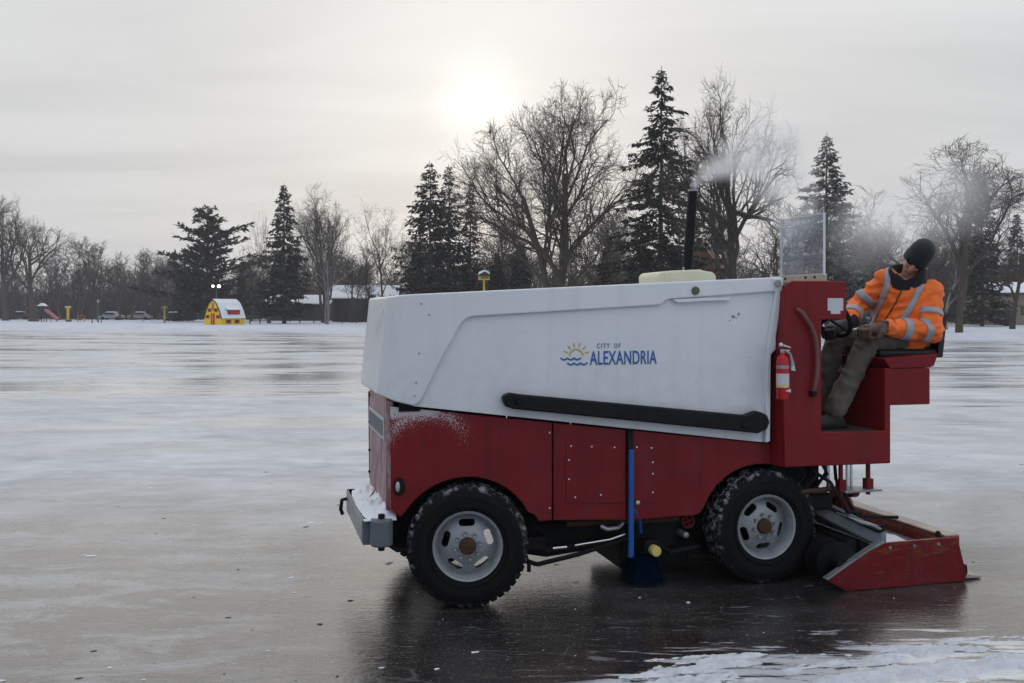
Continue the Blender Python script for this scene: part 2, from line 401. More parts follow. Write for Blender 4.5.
c1 = cuts(t.coord((0.8, 1.7, 1), rot=(0, 0, R(12))), 0.9, 0.0028, 0.4); c2 = cuts(t.coord((1.9, 0.9, 1), (7, 2, 0), rot=(0, 0, R(-33))), 0.8, 0.0024, 0.2); c3 = cuts(t.coord((0.6, 2.4, 1), (1, 12, 0), rot=(0, 0, R(-9))), 1.3, 0.004, 0.6)
cutm = t.math('MULTIPLY', t.math('MAXIMUM', c1, c3), t.rng(t.noise(v, 0.7, 3), 0.46, 0.62, 0.0, 0.26), clamp=True)
glassy = t.mix(cutm, glassy, (0.40, 0.40, 0.42))
dust = t.rng(t.math('ADD', t.math('MULTIPLY', blot, 0.7), t.math('MULTIPLY', speck, 0.3)), 0.40, 0.62)
frost = t.mix(t.math('MULTIPLY', dust, 0.35), frost, (0.63, 0.645, 0.67))
frost = t.mix(t.math('MULTIPLY', cutm, 0.6), frost, (0.78, 0.79, 0.81))
pud = t.rng(t.noise(t.coord((0.5, 1.5, 1), (4, 8, 0)), 1.0, 6, 0.6, 0.4), 0.56, 0.66, 0.0, 0.5)
frost = t.mix(t.math('MULTIPLY', pud, t.rng(sp.outputs[1], 30.0, 12.0, 0.0, 1.0)), frost, (0.36, 0.365, 0.375))
colr = t.mix(wet, frost, glassy)
# brown silt frozen in, a few smears near the edge of the wet lane
silt = t.math('MULTIPLY', t.rng(t.noise(t.coord((1.1, 4.0, 1), (5, 3, 0)), 1.0, 8, 0.72, 0.4), 0.615, 0.67), t.rng(sp.outputs[1], 13.0, 7.5, 0.0, 0.8), clamp=True)
colr = t.mix(silt, colr, (0.11, 0.085, 0.065))
pn = t.noise(t.coord((1.6, 9.0, 1), (3, 0, 0), rot=(0, 0, R(-14))), 1.0, 9, 0.70, 0.5)
pw = t.math('MULTIPLY', t.rng(t.math('SUBTRACT', sp.outputs[1], t.math('MULTIPLY', sp.outputs[0], 0.16)), 5.75, 4.95, 0.0, 1.0), t.rng(sp.outputs[0], -0.2, 0.9, 0.0, 1.0), clamp=True)
powder = t.rng(t.math('ADD', pn, t.math('MULTIPLY', pw, 0.26)), 0.66, 0.74)
powder = t.math('MULTIPLY', powder, t.rng(pw, 0.0, 0.15), clamp=True)
grain = t.math('MULTIPLY', t.rng(t.noise(v, 45, 4, 0.7), 0.585, 0.66), t.rng(sp.outputs[1], 11.0, 6.0, 0.08, 0.26), clamp=True)
colr = t.mix(grain, colr, (0.42, 0.43, 0.45))
colr = t.mix(t.math('MULTIPLY', powder, 0.85), colr, (0.66, 0.68, 0.72))
t.set(Base_Color=colr)
t.set(Roughness=t.mix(wet, t.mix(lane, (0.60,) * 3, (0.13,) * 3), t.mix(t.rng(fine, 0.4, 0.7), (0.10,) * 3, (0.22,) * 3)))
t.set(IOR=t.rng(wet, 0.0, 1.0, 1.36, 1.7))
hgt = t.math('ADD', t.math('ADD', t.math('MULTIPLY', fine, 0.28), t.math('MULTIPLY', t.noise(v, 4.0, 6, 0.62), 0.75)), t.math('MULTIPLY', t.noise(v, 26.0, 4, 0.6), 0.22))
hgt = t.math('ADD', hgt, t.math('MULTIPLY', scr, t.math('MULTIPLY', wet, 0.5)))
t.bump(hgt, 0.30, 0.022)
M['ice'] = t.m
mb = MB(); mb.add([(-420, -70, 0), (420, -70, 0), (420, 112, 0), (-420, 112, 0)], [(0, 1, 2, 3)])
tag(mb.build('ice_rink', 'ice'), kind='structure')

# snow field beyond the shore
t = NT('park_snow'); v = t.coord()
c = t.mix(t.rng(t.noise(v, 0.35, 6), 0.3, 0.7), (0.51, 0.525, 0.595), (0.60, 0.615, 0.67))
c = t.mix(t.rng(t.noise(t.coord((0.4, 1.6, 1)), 0.5, 8, 0.7), 0.60, 0.72, 0.0, 0.4), c, (0.42, 0.40, 0.39))
t.set(Base_Color=c, Roughness=0.8); t.bump(t.noise(v, 1.6, 7), 0.6, 0.15)
M['snow'] = t.m
def shore(x):
    xs = [-420, -90, -55, -30, -18, -10, 0, 15, 30, 60, 420]; ys = [96, 94, 93, 90, 84, 76, 73, 68, 64, 60, 58]
    return float(np.interp(x, xs, ys)) + 1.6 * math.sin(x * 0.21) + 0.9 * math.sin(x * 0.53 + 1)
def ground_z(x, y):
    d_ = y - shore(x)
    base = float(np.interp(d_, [-2, 0, 0.8, 2.0, 4.5, 12, 40, 1000], [-0.25, -0.02, 0.22, 0.42, 0.30, 0.16, 0.10, 0.10]))
    if d_ > 0: base += 0.05 * mnoise.noise(Vector((x * 0.23, y * 0.23, 0))) * min(d_ / 2, 1) + 0.16 * mnoise.noise(Vector((x * 0.7, y * 0.7, 3))) * min(d_, 1) * (1 if d_ < 6 else 0.35)
    return base
xs = list(np.concatenate([np.linspace(-420, -95, 26), np.linspace(-92, 80, 260), np.linspace(85, 420, 26)]))
ts = [-2, -0.6, 0, 0.35, 0.8, 1.4, 2.0, 3.0, 4.5, 6.5, 9, 12, 16, 21, 27, 34, 42, 52, 64, 80, 100, 130, 170, 240, 400, 900]
V = []; F = []
for x in xs:
    s0 = shore(x)
    for q in ts: V.append((x, s0 + q, ground_z(x, s0 + q)))
k = len(ts)
F = [(i * k + j, (i + 1) * k + j, (i + 1) * k + j + 1, i * k + j + 1) for i in range(len(xs) - 1) for j in range(k - 1)]
tag(link('snow_ground', np_mesh('snow_ground', V, F, smooth=True), 'snow'), kind='structure')

M['scraped_snow'] = mat('scraped_snow', (0.60, 0.62, 0.665), 0.75, var=0.14, scale=9, bump=0.7, bscale=60, bdist=0.012, dirt=(0.34, 0.34, 0.35), dirt_amt=0.5)
# snow scraped into low streaks in the foreground
rnd = random.Random(4)
def sm(a, b, x):
    q = min(max((x - a) / (b - a), 0), 1); return q * q * (3 - 2 * q)
def streak_h(x, y):
    # world metres; two windrows on the right, a thin one at the lower left
    cx = x * math.cos(R(14)) + y * math.sin(R(14)); cy = -x * math.sin(R(14)) + y * math.cos(R(14))
    n1 = mnoise.fractal(Vector((cx * 0.9, cy * 5.0, 0)), 0.9, 2.0, 6)
    n2 = mnoise.fractal(Vector((cx * 3.5, cy * 16.0, 7)), 0.9, 2.0, 5)
    m_ = 0.0
    e1 = 5.62 + 0.14 * (x - 1.2) if x > 0.9 else 5.56
    m_ = max(m_, sm(0.25, 0.9, x) * sm(e1 + 0.05, e1 - 0.30, y))
    m_ = max(m_, 1.2 * sm(0.12, 0.0, abs(cy - (5.05 + 0.02 * x) + 0.12)) * sm(-2.9, -2.5, x) * sm(-1.3, -1.75, x))
    n3 = mnoise.fractal(Vector((cx * 14, cy * 40.0, 3)), 0.8, 2.0, 4)
    return m_ * (0.30 + 0.85 * n1) + (0.55 * n2 + 0.38 * n3) * m_ - 0.345
NX, NY = 560, 210; X0, X1, Y0, Y1 = -3.4, 4.6, 3.9, 6.0
V = np.zeros((NX * NY, 3)); 
for i in range(NX):
    for j in range(NY):
        x = X0 + (X1 - X0) * i / (NX - 1); y = Y0 + (Y1 - Y0) * j / (NY - 1)
        V[i * NY + j] = (x, y, min(max(streak_h(x, y), -0.15), 0.5) * 0.045)
I, J = np.meshgrid(np.arange(NX - 1), np.arange(NY - 1), indexing='ij'); a_ = (I * NY + J).ravel()
F = np.stack([a_, a_ + NY, a_ + NY + 1, a_ + 1], 1)
F = F[(V[F, 2].max(1) > 0.0005)]
used = np.unique(F); remap = -np.ones(len(V), int); remap[used] = np.arange(len(used))
Vs = V[used].copy(); Vs[:, 2] = np.maximum(Vs[:, 2], -0.004)
tag(link('snow_streaks', np_mesh('snow_streaks', Vs, remap[F], smooth=True), 'scraped_snow'), 'white snow scraped into low streaks across the wet foreground ice', 'snow', kind='stuff')

# crumbs of snow, dark flecks of bark and leaf lying on the ice
def crumbs(name, n, seed, m, smin, smax, flat, region, label, cat):
    r = random.Random(seed); mb = MB()
    for _ in range(n):
        u = r.random(); Y = region[2] + (region[3] - region[2]) * (u ** 1.4); X = (r.uniform(region[0], region[1]) - 512) / 960 * Y
        s_ = smin + (smax - smin) * r.random() ** 3.0; ang = r.uniform(0, PI); st = r.uniform(1.0, 3.0)
        ring = []
        nn = 9
        for j in range(nn):
            q = 2 * PI * j / nn; rad = s_ * r.uniform(0.6, 1.2)
            a, b = rad * math.cos(q) * st, rad * math.sin(q)
            ring.append((X + a * math.cos(ang * 0.25) - b * math.sin(ang * 0.25), Y + a * math.sin(ang * 0.25) + b * math.cos(ang * 0.25), 0.001))
        top = [(X + (p[0] - X) * 0.55, Y + (p[1] - Y) * 0.55, s_ * flat * r.uniform(0.6, 1.3)) for p in ring]
        mb.rings([ring, top], True)
    tag(mb.build(name, m, smooth=True, ang=70), label, cat, kind='stuff')
M['fleck'] = mat('bark_fleck', (0.03, 0.022, 0.017), 0.8, var=0.4)
crumbs('snow_crumbs', 150, 11, 'snow_lump', 0.002, 0.018, 0.4, (-40, 1060, 4.9, 11.0), 'small white crumbs of snow scattered over the wet ice', 'snow')
crumbs('leaf_flecks', 130, 12, 'fleck', 0.003, 0.014, 0.35, (-40, 1060, 4.9, 13.0), 'dark flecks of bark and leaf scattered on the ice', 'debris')
# ================================================================== ICE RESURFACER
# local frame: x runs to the machine's rear, y away from the near side (tyre face at 0), z up
YAW = R(15.1); CTR = 0.65
def fn(o): return o
rs = empty('ice_resurfacer', (-0.303, 6.316, 0), YAW)
tag(rs, 'white and red ice resurfacing machine driving across the wet rink', 'ice resurfacer')
def P(mb, name, m, bevel=0.0, smooth=False, parent=None, seg=2, ang=35): return mb.build(name, m, parent or rs, smooth, bevel, seg, ang)
YM = lambda y: 2 * CTR - y         # mirror to the far side

def cut(me, planes):
    bm = bmesh.new(); bm.from_mesh(me)
    for p, nrm in planes:
        g = bm.verts[:] + bm.edges[:] + bm.faces[:]
        res = bmesh.ops.bisect_plane(bm, geom=g, plane_co=p, plane_no=nrm, clear_outer=True)
        eds = [e for e in res['geom_cut'] if isinstance(e, bmesh.types.BMEdge)]
        bmesh.ops.holes_fill(bm, edges=bm.edges[:])
    bmesh.ops.recalc_face_normals(bm, faces=bm.faces); bm.to_mesh(me); bm.free(); return me
def plane(a, b, c, inside):
    a, b, c = Vector(a), Vector(b), Vector(c); nrm = (b - a).cross(c - a).normalized()
    if (Vector(inside) - a).dot(nrm) > 0: nrm = -nrm
    return a, nrm
INS = (1, CTR, 1.7)
near_ch = plane((-0.395, -0.03, 2.05), (-0.51, 0.075, 2.05), (-0.462, -0.03, 1.40), INS)
far_ch = plane((-0.25, YM(-0.03), 2.05), (-0.51, 1.02, 2.0), (-0.315, YM(-0.03), 1.40), INS)

# --- snow tank
tankp = [(-0.56, 1.425), (-0.500, 2.03), (-0.39, 2.045), (2.285, 2.18), (2.205, 1.745), (2.175, 1.012), (-0.345, 1.336), (-0.455, 1.378)]
me = MB().prism(tankp, 0.0, YM(0.0)).mesh('snow_tank'); cut(me, [near_ch, far_ch])
tank = link('snow_tank', me, 'white', rs, 0.012, 2)
# raised cover that wraps the nose and runs back along the top
covp = [(-0.58, 1.415), (-0.515, 2.044), (-0.40, 2.06), (2.312, 2.198), (2.302, 2.095), (1.44, 2.036), (1.405, 2.022), (1.38, 1.998), (1.34, 1.992), (0.035, 1.916), (-0.002, 1.903), (-0.033, 1.876), (-0.173, 1.633), (-0.29, 1.395), (-0.318, 1.358), (-0.351, 1.340), (-0.468, 1.370)]
me = MB().prism(covp, -0.028, YM(-0.028)).mesh('tank_cover'); cut(me, [(near_ch[0] - near_ch[1] * -0.012, near_ch[1]), (far_ch[0] - far_ch[1] * -0.012, far_ch[1])])
cover = link('tank_cover', me, 'white', tank, 0.014, 3)
mb = MB().prism([(1.46, 2.032), (1.72, 2.046), (1.90, 2.046), (1.90, 2.028), (1.70, 2.022), (1.50, 2.010)], -0.036, 0.0); P(mb, 'rim_strip', 'white', 0.004, parent=tank)
# rear flange of the tank, folded over beside the driver console
mb = MB().prism([(2.235, 2.185), (2.322, 2.19), (2.318, 2.11), (2.262, 1.77), (2.262, 1.68), (2.222, 1.64), (2.215, 1.02), (2.178, 1.012), (2.195, 1.70), (2.262, 2.08)], -0.036, 0.02); P(mb, 'rear_flange', 'white', 0.006, parent=tank)
mb = MB().lathe([(0.001, -0.045), (0.026, -0.045), (0.03, -0.03), (0.03, 0.0)], 20, 'y', (1.635, 0, 2.095)); M['olive'] = mat('olive_plug', (0.09, 0.12, 0.06), 0.6); P(mb, 'drain_plug', 'olive', smooth=True, parent=tank)
mb = MB().lathe([(0.001, -0.05), (0.024, -0.05), (0.026, -0.02)], 16, 'y', (2.272, 0, 2.15)); P(mb, 'hinge_pin', 'steel', smooth=True, parent=tank)
# rivets and old bolt holes
for (u, z) in ((-0.30, 2.0), (-0.315, 1.68), (-0.335, 1.49), (-0.345, 1.405), (-0.25, 1.93)):
    mb = MB().lathe([(0.001, -0.032), (0.006, -0.0315), (0.007, -0.026)], 8, 'y', (u, 0, z)); P(mb, 'bolt', 'steel', smooth=True, parent=tank)
# scuffs: rubbed marks on the white side
M['scuff'] = mat('rubbed_scuff', (0.22, 0.23, 0.25), 0.7, var=0.4, scale=40)
def blotch(name, cu, cz, ru, rz, y, m, seed, parent, n=12):
    r_ = random.Random(seed); pts = [(cu + ru * math.cos(2 * PI * i / n) * r_.uniform(0.4, 1.15), cz + rz * math.sin(2 * PI * i / n) * r_.uniform(0.4, 1.15)) for i in range(n)]
    mb = MB().prism(pts, y - 0.0008, y); return mb.build(name, m, parent)
for i, (a, b, c, d_) in enumerate([(1.94, 1.915, 0.016, 0.012), (1.985, 1.93, 0.010, 0.016), (1.915, 1.885, 0.008, 0.006), (1.965, 1.905, 0.02, 0.003), (2.08, 1.62, 0.006, 0.005)]):
    blotch('scuff', a, b, c, d_, -0.0006, 'scuff', i, tank)
# dump arm: long black bar with pivots
armp = [(0.232, 1.380), (0.245, 1.402), (0.287, 1.414), (0.355, 1.402), (2.00, 1.218), (2.095, 1.246), (2.165, 1.215), (2.188, 1.165), (2.165, 1.115), (2.094, 1.087), (1.968, 1.103), (0.300, 1.308), (0.255, 1.325)]
mb = MB().prism(armp, -0.085, -0.01); arm = P(mb, 'dump_arm', 'black', 0.02, seg=3)
for (u, z, r_) in ((0.335, 1.362, 0.026), (1.99, 1.155, 0.03)):
    mb = MB().lathe([(0.001, -0.102), (r_ * 0.8, -0.102), (r_, -0.094), (r_, -0.08)], 18, 'y', (u, 0, z)); P(mb, 'pivot_bolt', 'chassis', smooth=True, parent=arm)
# far side arm
o = arm.copy(); COL.objects.link(o); o.location = (0, YM(0) + 0.085 + 0.01, 0)
# lettering and emblem
def text(body, name, u, z, width, height, m, y=-0.003, bold=0.0, spacing=1.0):
    c = bpy.data.curves.new(name, 'FONT'); c.body = body; c.size = 1.0; c.extrude = 0.002; c.offset = bold; c.space_character = spacing
    o = bpy.data.objects.new(name, c); COL.objects.link(o); bpy.context.view_layer.update()
    bb = [Vector(b) for b in o.bound_box]; w = max(b.x for b in bb) - min(b.x for b in bb); h = max(b.y for b in bb) - min(b.y for b in bb)
    x0 = min(b.x for b in bb); y0 = min(b.y for b in bb)
    sx, sy = width / w, height / h
    me = bpy.data.meshes.new_from_object(o.evaluated_get(bpy.context.evaluated_depsgraph_get()))
    for vv in me.vertices:
        x_, y_, z_ = vv.co; vv.co = (u + (x_ - x0) * sx, y - z_ * 0.5, z + (y_ - y0) * sy)
    bpy.data.objects.remove(o); bpy.data.curves.remove(c); me.materials.clear()
    return link(name, me, m, tank)
text('ALEXANDRIA', 'lettering', 0.862, 1.586, 0.492, 0.094, 'decal_blue', bold=0.012, spacing=1.06)
text('CITY', 'lettering', 0.915, 1.700, 0.092, 0.032, 'decal_grey', bold=0.006, spacing=1.35); text('OF', 'lettering', 1.038, 1.700, 0.049, 0.032, 'decal_grey', bold=0.006, spacing=1.35)
def stroke(name, pts, w, m):
    mb = MB()
    for i in range(len(pts) - 1):
        a = Vector((pts[i][0], 0, pts[i][1])); b = Vector((pts[i + 1][0], 0, pts[i + 1][1])); dd = (b - a).normalized(); nn = Vector((-dd.z, 0, dd.x)) * w / 2; e = dd * w * 0.3
        q = [a - e + nn, b + e + nn, b + e - nn, a - e - nn]
        mb.add([(p.x, -0.003 - 0.0001 * i, p.z) for p in q], [(0, 1, 2, 3)])
    return mb.build(name, m, tank)
def wave(u0, u1, z, n): return [(u0 + (u1 - u0) * i / 24, z + 0.009 * math.cos(PI + 2 * PI * n * i / 24) * -1 if False else z - 0.011 * abs(math.sin(PI * n * i / 24)) + 0.006) for i in range(25)]
stroke('wave_mark', wave(0.655, 0.795, 1.628, 3), 0.011, 'decal_blue'); stroke('wave_mark', wave(0.702, 0.842, 1.594, 3), 0.011, 'decal_blue')
for aa in (15, 45, 73, 101, 130, 160):
    ca, sa = math.cos(R(aa)), math.sin(R(aa)); stroke('sun_ray', [(0.765 + 0.064 * ca, 1.652 + 0.058 * sa), (0.765 + 0.094 * ca, 1.652 + 0.084 * sa)], 0.008, 'decal_gold')
stroke('sun_disc', [(0.765 + 0.048 * math.cos(R(q)), 1.648 + 0.044 * math.sin(R(q))) for q in range(5, 176, 17)], 0.009, 'decal_gold')
# dark inset box put in for the shade of the gap under the nose
mb = MB().box(-0.44, -0.30, 0.02, YM(0.02), 1.30, 1.385); P(mb, 'nose_gap_shade', 'chassis')

# --- red body
bodF = [(-0.495, 1.335), (-0.345, 1.318), (0.603, 1.197), (0.603, 0.535), (0.515, 0.531), (0.478, 0.578)]
arcF = [(0.005 + 0.475 * math.cos(R(q)), 0.40 + 0.455 * math.sin(R(q))) for q in range(26, 150, 6)]
bodF += arcF + [(-0.425, 0.615), (-0.462, 0.640), (-0.488, 0.668)]
mb = MB().prism(bodF, 0.03, 0.055); fp = P(mb, 'front_side_panel', 'red_rimed', 0.006)
bodM = [(0.613, 1.196), (1.142, 1.129), (1.142, 0.508), (0.613, 0.535)]
P(MB().prism(bodM, 0.03, 0.055), 'middle_side_panel', 'red', 0.005)
arcR = [(2.17 + 0.475 * math.cos(R(q)), 0.40 + 0.455 * math.sin(R(q))) for q in range(60, 165, 7)]
bodR = [(1.152, 1.128), (2.30, 0.985), (2.30, 0.86)] + [(2.28, 0.845)] + arcR[1:] + [(1.70, 0.528), (1.66, 0.515), (1.152, 0.508)]
P(MB().prism(bodR, 0.03, 0.055), 'rear_side_panel', 'red', 0.005)
# far side panels share the outlines
for pl, nm in ((bodF, 'front_side_panel'), (bodM, 'middle_side_panel'), (bodR, 'rear_side_panel')):
    P(MB().prism(pl, YM(0.055), YM(0.03)), nm, 'red', 0.005)
# front plate with rounded far corner, corner post
frp = [(0.06, 0.0)]
pl = [(-0.512, 0.085), (-0.512, 1.02), (-0.46, YM(0.10)), (-0.40, YM(0.04)), (-0.40, YM(0.09)), (-0.46, 1.02), (-0.46, 0.085)]
mb = MB().prism_axis(pl, 0.665, 1.40, 'z'); fpl = P(mb, 'front_plate', 'red_frost', 0.006)
mb = MB().tube([(-0.495, 0.060, 0.66), (-0.495, 0.060, 1.37)], 0.026, 10); P(mb, 'corner_post', 'red_frost', smooth=True, parent=fpl)
for (yv, z) in ((0.99, 1.33), (0.99, 1.13), (0.99, 0.92), (0.99, 0.76)):
    mb = MB().ball((-0.516, yv, z), 0.011, 8, 6); P(mb, 'bolt', 'black', smooth=True, parent=fpl)
# maker's plate across the front: pale frame, slate field
M['slate'] = mat('slate_plate', (0.06, 0.085, 0.095), 0.5, var=0.3, scale=30, dirt=(0.4, 0.42, 0.44), dirt_amt=0.6)
mb = MB().box(-0.522, -0.511, 0.16, 0.98, 1.10, 1.245); np_ = P(mb, 'name_plate', 'sticker', 0.003, parent=fpl)
mb = MB().box(-0.526, -0.521, 0.20, 0.94, 1.122, 1.223); P(mb, 'plate_field', 'slate', parent=fpl)
# side marker lamp
mb = MB().lathe([(0.001, 0.0), (0.052, 0.002), (0.058, 0.012), (0.058, 0.034)], 20, 'y', (-0.437, 0.0, 0.815)); lm = P(mb, 'side_lamp', 'black', smooth=True)
for vv in lm.data.vertices: vv.co.x = -0.437 + (vv.co.x + 0.437) * 0.62
mb = MB().ball((-0.450, 0.008, 0.817), (0.016, 0.022, 0.036), 10, 8); M['lens'] = mat('clear_lens', (0.42, 0.46, 0.44), 0.2); P(mb, 'lens', 'lens', smooth=True, parent=lm)
# access panel standing proud, with its bolts
mb = MB().prism([(0.70, 1.062), (1.132, 1.028), (1.132, 0.625), (0.70, 0.645)], 0.0245, 0.032); ap = P(mb, 'access_panel', 'red', 0.003)
mb = MB().prism([(1.166, 1.045), (1.365, 1.030), (1.365, 0.615), (1.166, 0.622)], 0.0245, 0.032); ap2 = P(mb, 'access_panel', 'red', 0.003)
def bolt(u, z, par, y=0.0245, r_=0.008):
    mb = MB().lathe([(0.001, y - 0.006), (r_ * 0.8, y - 0.0055), (r_, y - 0.002), (r_, y + 0.002)], 8, 'y', (u, 0, z)); P(mb, 'bolt', 'rod', smooth=True, parent=par)
for u, z in ((0.735, 1.035), (0.885, 1.025), (1.05, 1.015), (0.72, 0.94), (0.72, 0.81), (0.765, 0.685), (0.95, 0.692)): bolt(u, z, ap)
for u, z in ((1.215, 1.010), (1.325, 1.00), (1.335, 0.90), (1.335, 0.82), (1.335, 0.69)): bolt(u, z, ap2)
for u, z in ((0.585, 1.13), (0.585, 0.62)): bolt(u, z, fp, 0.03)
M['dent'] = mat('dark_scrape', (0.06, 0.016, 0.015), 0.6, var=0.4, scale=30)
for i, (a, b, c, d_) in enumerate(((1.56, 0.82, 0.05, 0.006), (1.57, 0.815, 0.008, 0.03), (1.51, 0.825, 0.03, 0.004))): blotch('scrape_mark', a, b, c, d_, 0.0296, 'dent', i + 20, fp)
# dark chassis behind the panels, floor pan and frame rails
mb = MB().box(-0.42, 2.75, 0.26, YM(0.26), 0.55, 1.05); mb.box(-0.45, 2.3, 0.058, YM(0.058), 0.90, 1.0); mb.box(0.62, 1.60, 0.058, YM(0.058), 0.54, 0.90); chs = P(mb, 'chassis', 'chassis')
for y0 in (0.30, YM(0.30) - 0.08):
    P(MB().box(-0.60, 3.0, y0, y0 + 0.08, 0.44, 0.58), 'frame_rail', 'chassis', 0.006)
for u in (0.0, 2.17):
    mb = MB().tube([(u, 0.16, 0.405), (u, CTR - 0.15, 0.405), (u, CTR - 0.12, 0.405), (u, CTR + 0.12, 0.405), (u, CTR + 0.15, 0.405), (u, YM(0.16), 0.405)], [0.05, 0.05, 0.12, 0.12, 0.05, 0.05], 14); P(mb, 'axle', 'chassis', smooth=True)
P(MB().tube([(0.1, CTR, 0.42), (2.1, CTR, 0.42)], 0.035, 10), 'drive_shaft', 'chassis', smooth=True)
P(MB().tube([(0.44, 0.12, 0.30), (0.46, 0.14, 0.24), (0.52, 0.10, 0.225), (0.80, 0.06, 0.285), (1.18, 0.10, 0.36)], [0.012, 0.018, 0.016, 0.016, 0.014], 8), 'steering_link', 'chassis', smooth=True)
P(MB().tube([(0.46, 0.10, 0.18), (0.46, 0.10, 0.26)], 0.014, 8), 'grease_fitting', 'chassis', smooth=True)
P(MB().tube([(0.30, 0.24, 0.33), (0.62, 0.22, 0.285), (0.95, 0.22, 0.30), (1.20, 0.2, 0.36)], [0.03, 0.045, 0.03, 0.02], 9), 'leaf_spring', 'chassis', smooth=True)
P(MB().box(0.45, 1.75, 0.30, 1.0, 0.27, 0.56), 'underside_dark_box', 'chassis', 0.02); P(MB().box(1.22, 1.76, 0.32, 1.0, 0.07, 0.28), 'underside_dark_block', 'chassis', 0.03); P(MB().box(1.9, 2.5, 0.36, 0.94, 0.12, 0.5), 'axle_housing', 'chassis', 0.04); P(MB().box(0.36, 0.60, 0.16, 0.34, 0.30, 0.40), 'spring_hanger', 'chassis', 0.01)  # first two boxes are dark blocks added to stop light showing underneath
P(MB().box(1.28, 1.62, 0.20, 0.55, 0.25, 0.55), 'hydraulic_tank', 'chassis', 0.02)
P(MB().tube([(0.78, 0.07, 0.345), (1.04, 0.07, 0.37), (1.15, 0.07, 0.40)], 0.007, 6), 'brake_line', 'rod', smooth=True)
P(MB().tube([(0.62, 0.07, 0.335), (0.72, 0.07, 0.338)], 0.009, 6), 'brake_line', 'rod', smooth=True)
P(MB().tube([(0.98, 0.10, 0.46), (1.02, 0.08, 0.44), (1.10, 0.08, 0.445), (1.14, 0.10, 0.47)], 0.016, 8), 'wash_hose', 'steel', smooth=True)
# pipework and pump under the sill, half lost in the dark
P(MB().tube([(0.75, 0.18, 0.47), (1.6, 0.18, 0.46)], 0.022, 8), 'exhaust_pipe', 'rust', smooth=True)
P(MB().tube([(1.42, 0.12, 0.30), (1.50, 0.10, 0.24), (1.72, 0.10, 0.27)], 0.018, 8), 'hydraulic_hose', 'rubber', smooth=True)
# red hand valve
mb = MB()
mb.tube([(1.66 + 0.045 * math.cos(R(q)), 0.14, 0.445 + 0.045 * math.sin(R(q))) for q in range(0, 361, 20)], 0.008, 6, False)
for q in (20, 110): mb.tube([(1.66 + 0.043 * math.cos(R(q)), 0.14, 0.445 + 0.043 * math.sin(R(q))), (1.66 - 0.043 * math.cos(R(q)), 0.14, 0.445 - 0.043 * math.sin(R(q)))], 0.007, 6)
P(mb, 'valve_wheel', 'red', smooth=True)
P(MB().lathe([(0.001, 0.08), (0.02, 0.085), (0.022, 0.2)], 12, 'y', (1.62, 0.0, 0.36)), 'drain_cock', 'steel', smooth=True)
# board brush on its blue arm
P(MB().box(1.142, 1.184, 0.0, 0.05, 0.96, 1.125), 'arm_mount', 'black', 0.005)
br = P(MB().box(1.146, 1.182, -0.014, 0.014, 0.255, 1.0), 'brush_arm', 'blue', 0.006)
P(MB().tube([(1.18, 0.02, 0.60), (1.25, 0.05, 0.50), (1.27, 0.08, 0.40)], 0.011, 7), 'brush_hose', 'blue', smooth=True, parent=br)
P(MB().lathe([(0.001, -0.03), (0.014, -0.028), (0.016, 0.0)], 10, 'y', (1.205, 0, 0.635)), 'wing_bolt', 'rod', smooth=True, parent=br)
mb = MB(); r_ = random.Random(3)
for i in range(900):
    q = r_.uniform(0, 2 * PI); rr0 = r_.uniform(0.03, 0.11); rr1 = rr0 + r_.uniform(0.04, 0.085)
    c0 = Vector((1.36 + rr0 * math.cos(q), 0.26 + rr0 * math.sin(q), 0.17)); c1 = Vector((1.36 + rr1 * math.cos(q), 0.26 + rr1 * math.sin(q), r_.uniform(0.012, 0.04)))
    sd = Vector((-math.sin(q), math.cos(q), 0)) * 0.0025; ou = Vector((math.cos(q), math.sin(q), 0)) * 0.0025
    mb.add([c0 - sd, c0 + sd, c1 + sd, c1 - sd, c1 + ou], [(0, 1, 2, 3), (2, 3, 4)])
bd = P(MB().lathe([(0.001, 0.205), (0.09, 0.20), (0.12, 0.18), (0.118, 0.165), (0.001, 0.165)], 20, 'z', (1.36, 0.26, 0)), 'board_brush', 'bristle', smooth=True)
tag(mb.build('bristles', 'bristle', bd), kind='stuff')
P(MB().lathe([(0.001, 0.02), (0.034, 0.022), (0.038, 0.03), (0.036, 0.085), (0.03, 0.09)], 16, 'y', (1.365, 0.0, 0.275)), 'brush_motor_cap', 'yellow_cap', smooth=True)
P(MB().box(1.30, 1.42, 0.085, 0.2, 0.235, 0.34), 'brush_motor', 'chassis', 0.015)

# --- bumper
mb = MB().box(-0.665, -0.60, 0.10, 1.20, 0.43, 0.60); bump = P(mb, 'bumper', 'greybox', 0.006)
for vv in bump.data.vertices: vv.co.z += 0.0
P(MB().box(-0.669, -0.655, 0.12, 1.18, 0.445, 0.585), 'bumper_face', 'steel', 0.003, parent=bump)
P(MB().box(-0.605, -0.45, 0.16, 1.2, 0.45, 0.58), 'bumper_bracket', 'black', 0.008, parent=bump)
# tow loop at the far end
P(MB().tube([(-0.66, 1.13, 0.54), (-0.705, 1.14, 0.53), (-0.715, 1.14, 0.46), (-0.70, 1.14, 0.42)], 0.014, 8), 'tow_hook', 'black', smooth=True, parent=bump)
mb = MB().lathe([(0.001, 0.43), (0.066, 0.432), (0.074, 0.442), (0.074, 0.595), (0.066, 0.606), (0.001, 0.607)], 20, 'z', (-0.548, 0.06, 0)); P(mb, 'corner_roller', 'greybox', smooth=True)
P(MB().tube([(-0.548, 0.06, 0.40), (-0.548, 0.06, 0.635)], 0.022, 10), 'roller_pin', 'chassis', smooth=True)
P(MB().tube([(-0.50, 0.16, 0.42), (-0.44, 0.10, 0.385), (-0.30, 0.10, 0.385)], 0.016, 8), 'roller_bracket', 'chassis', smooth=True)
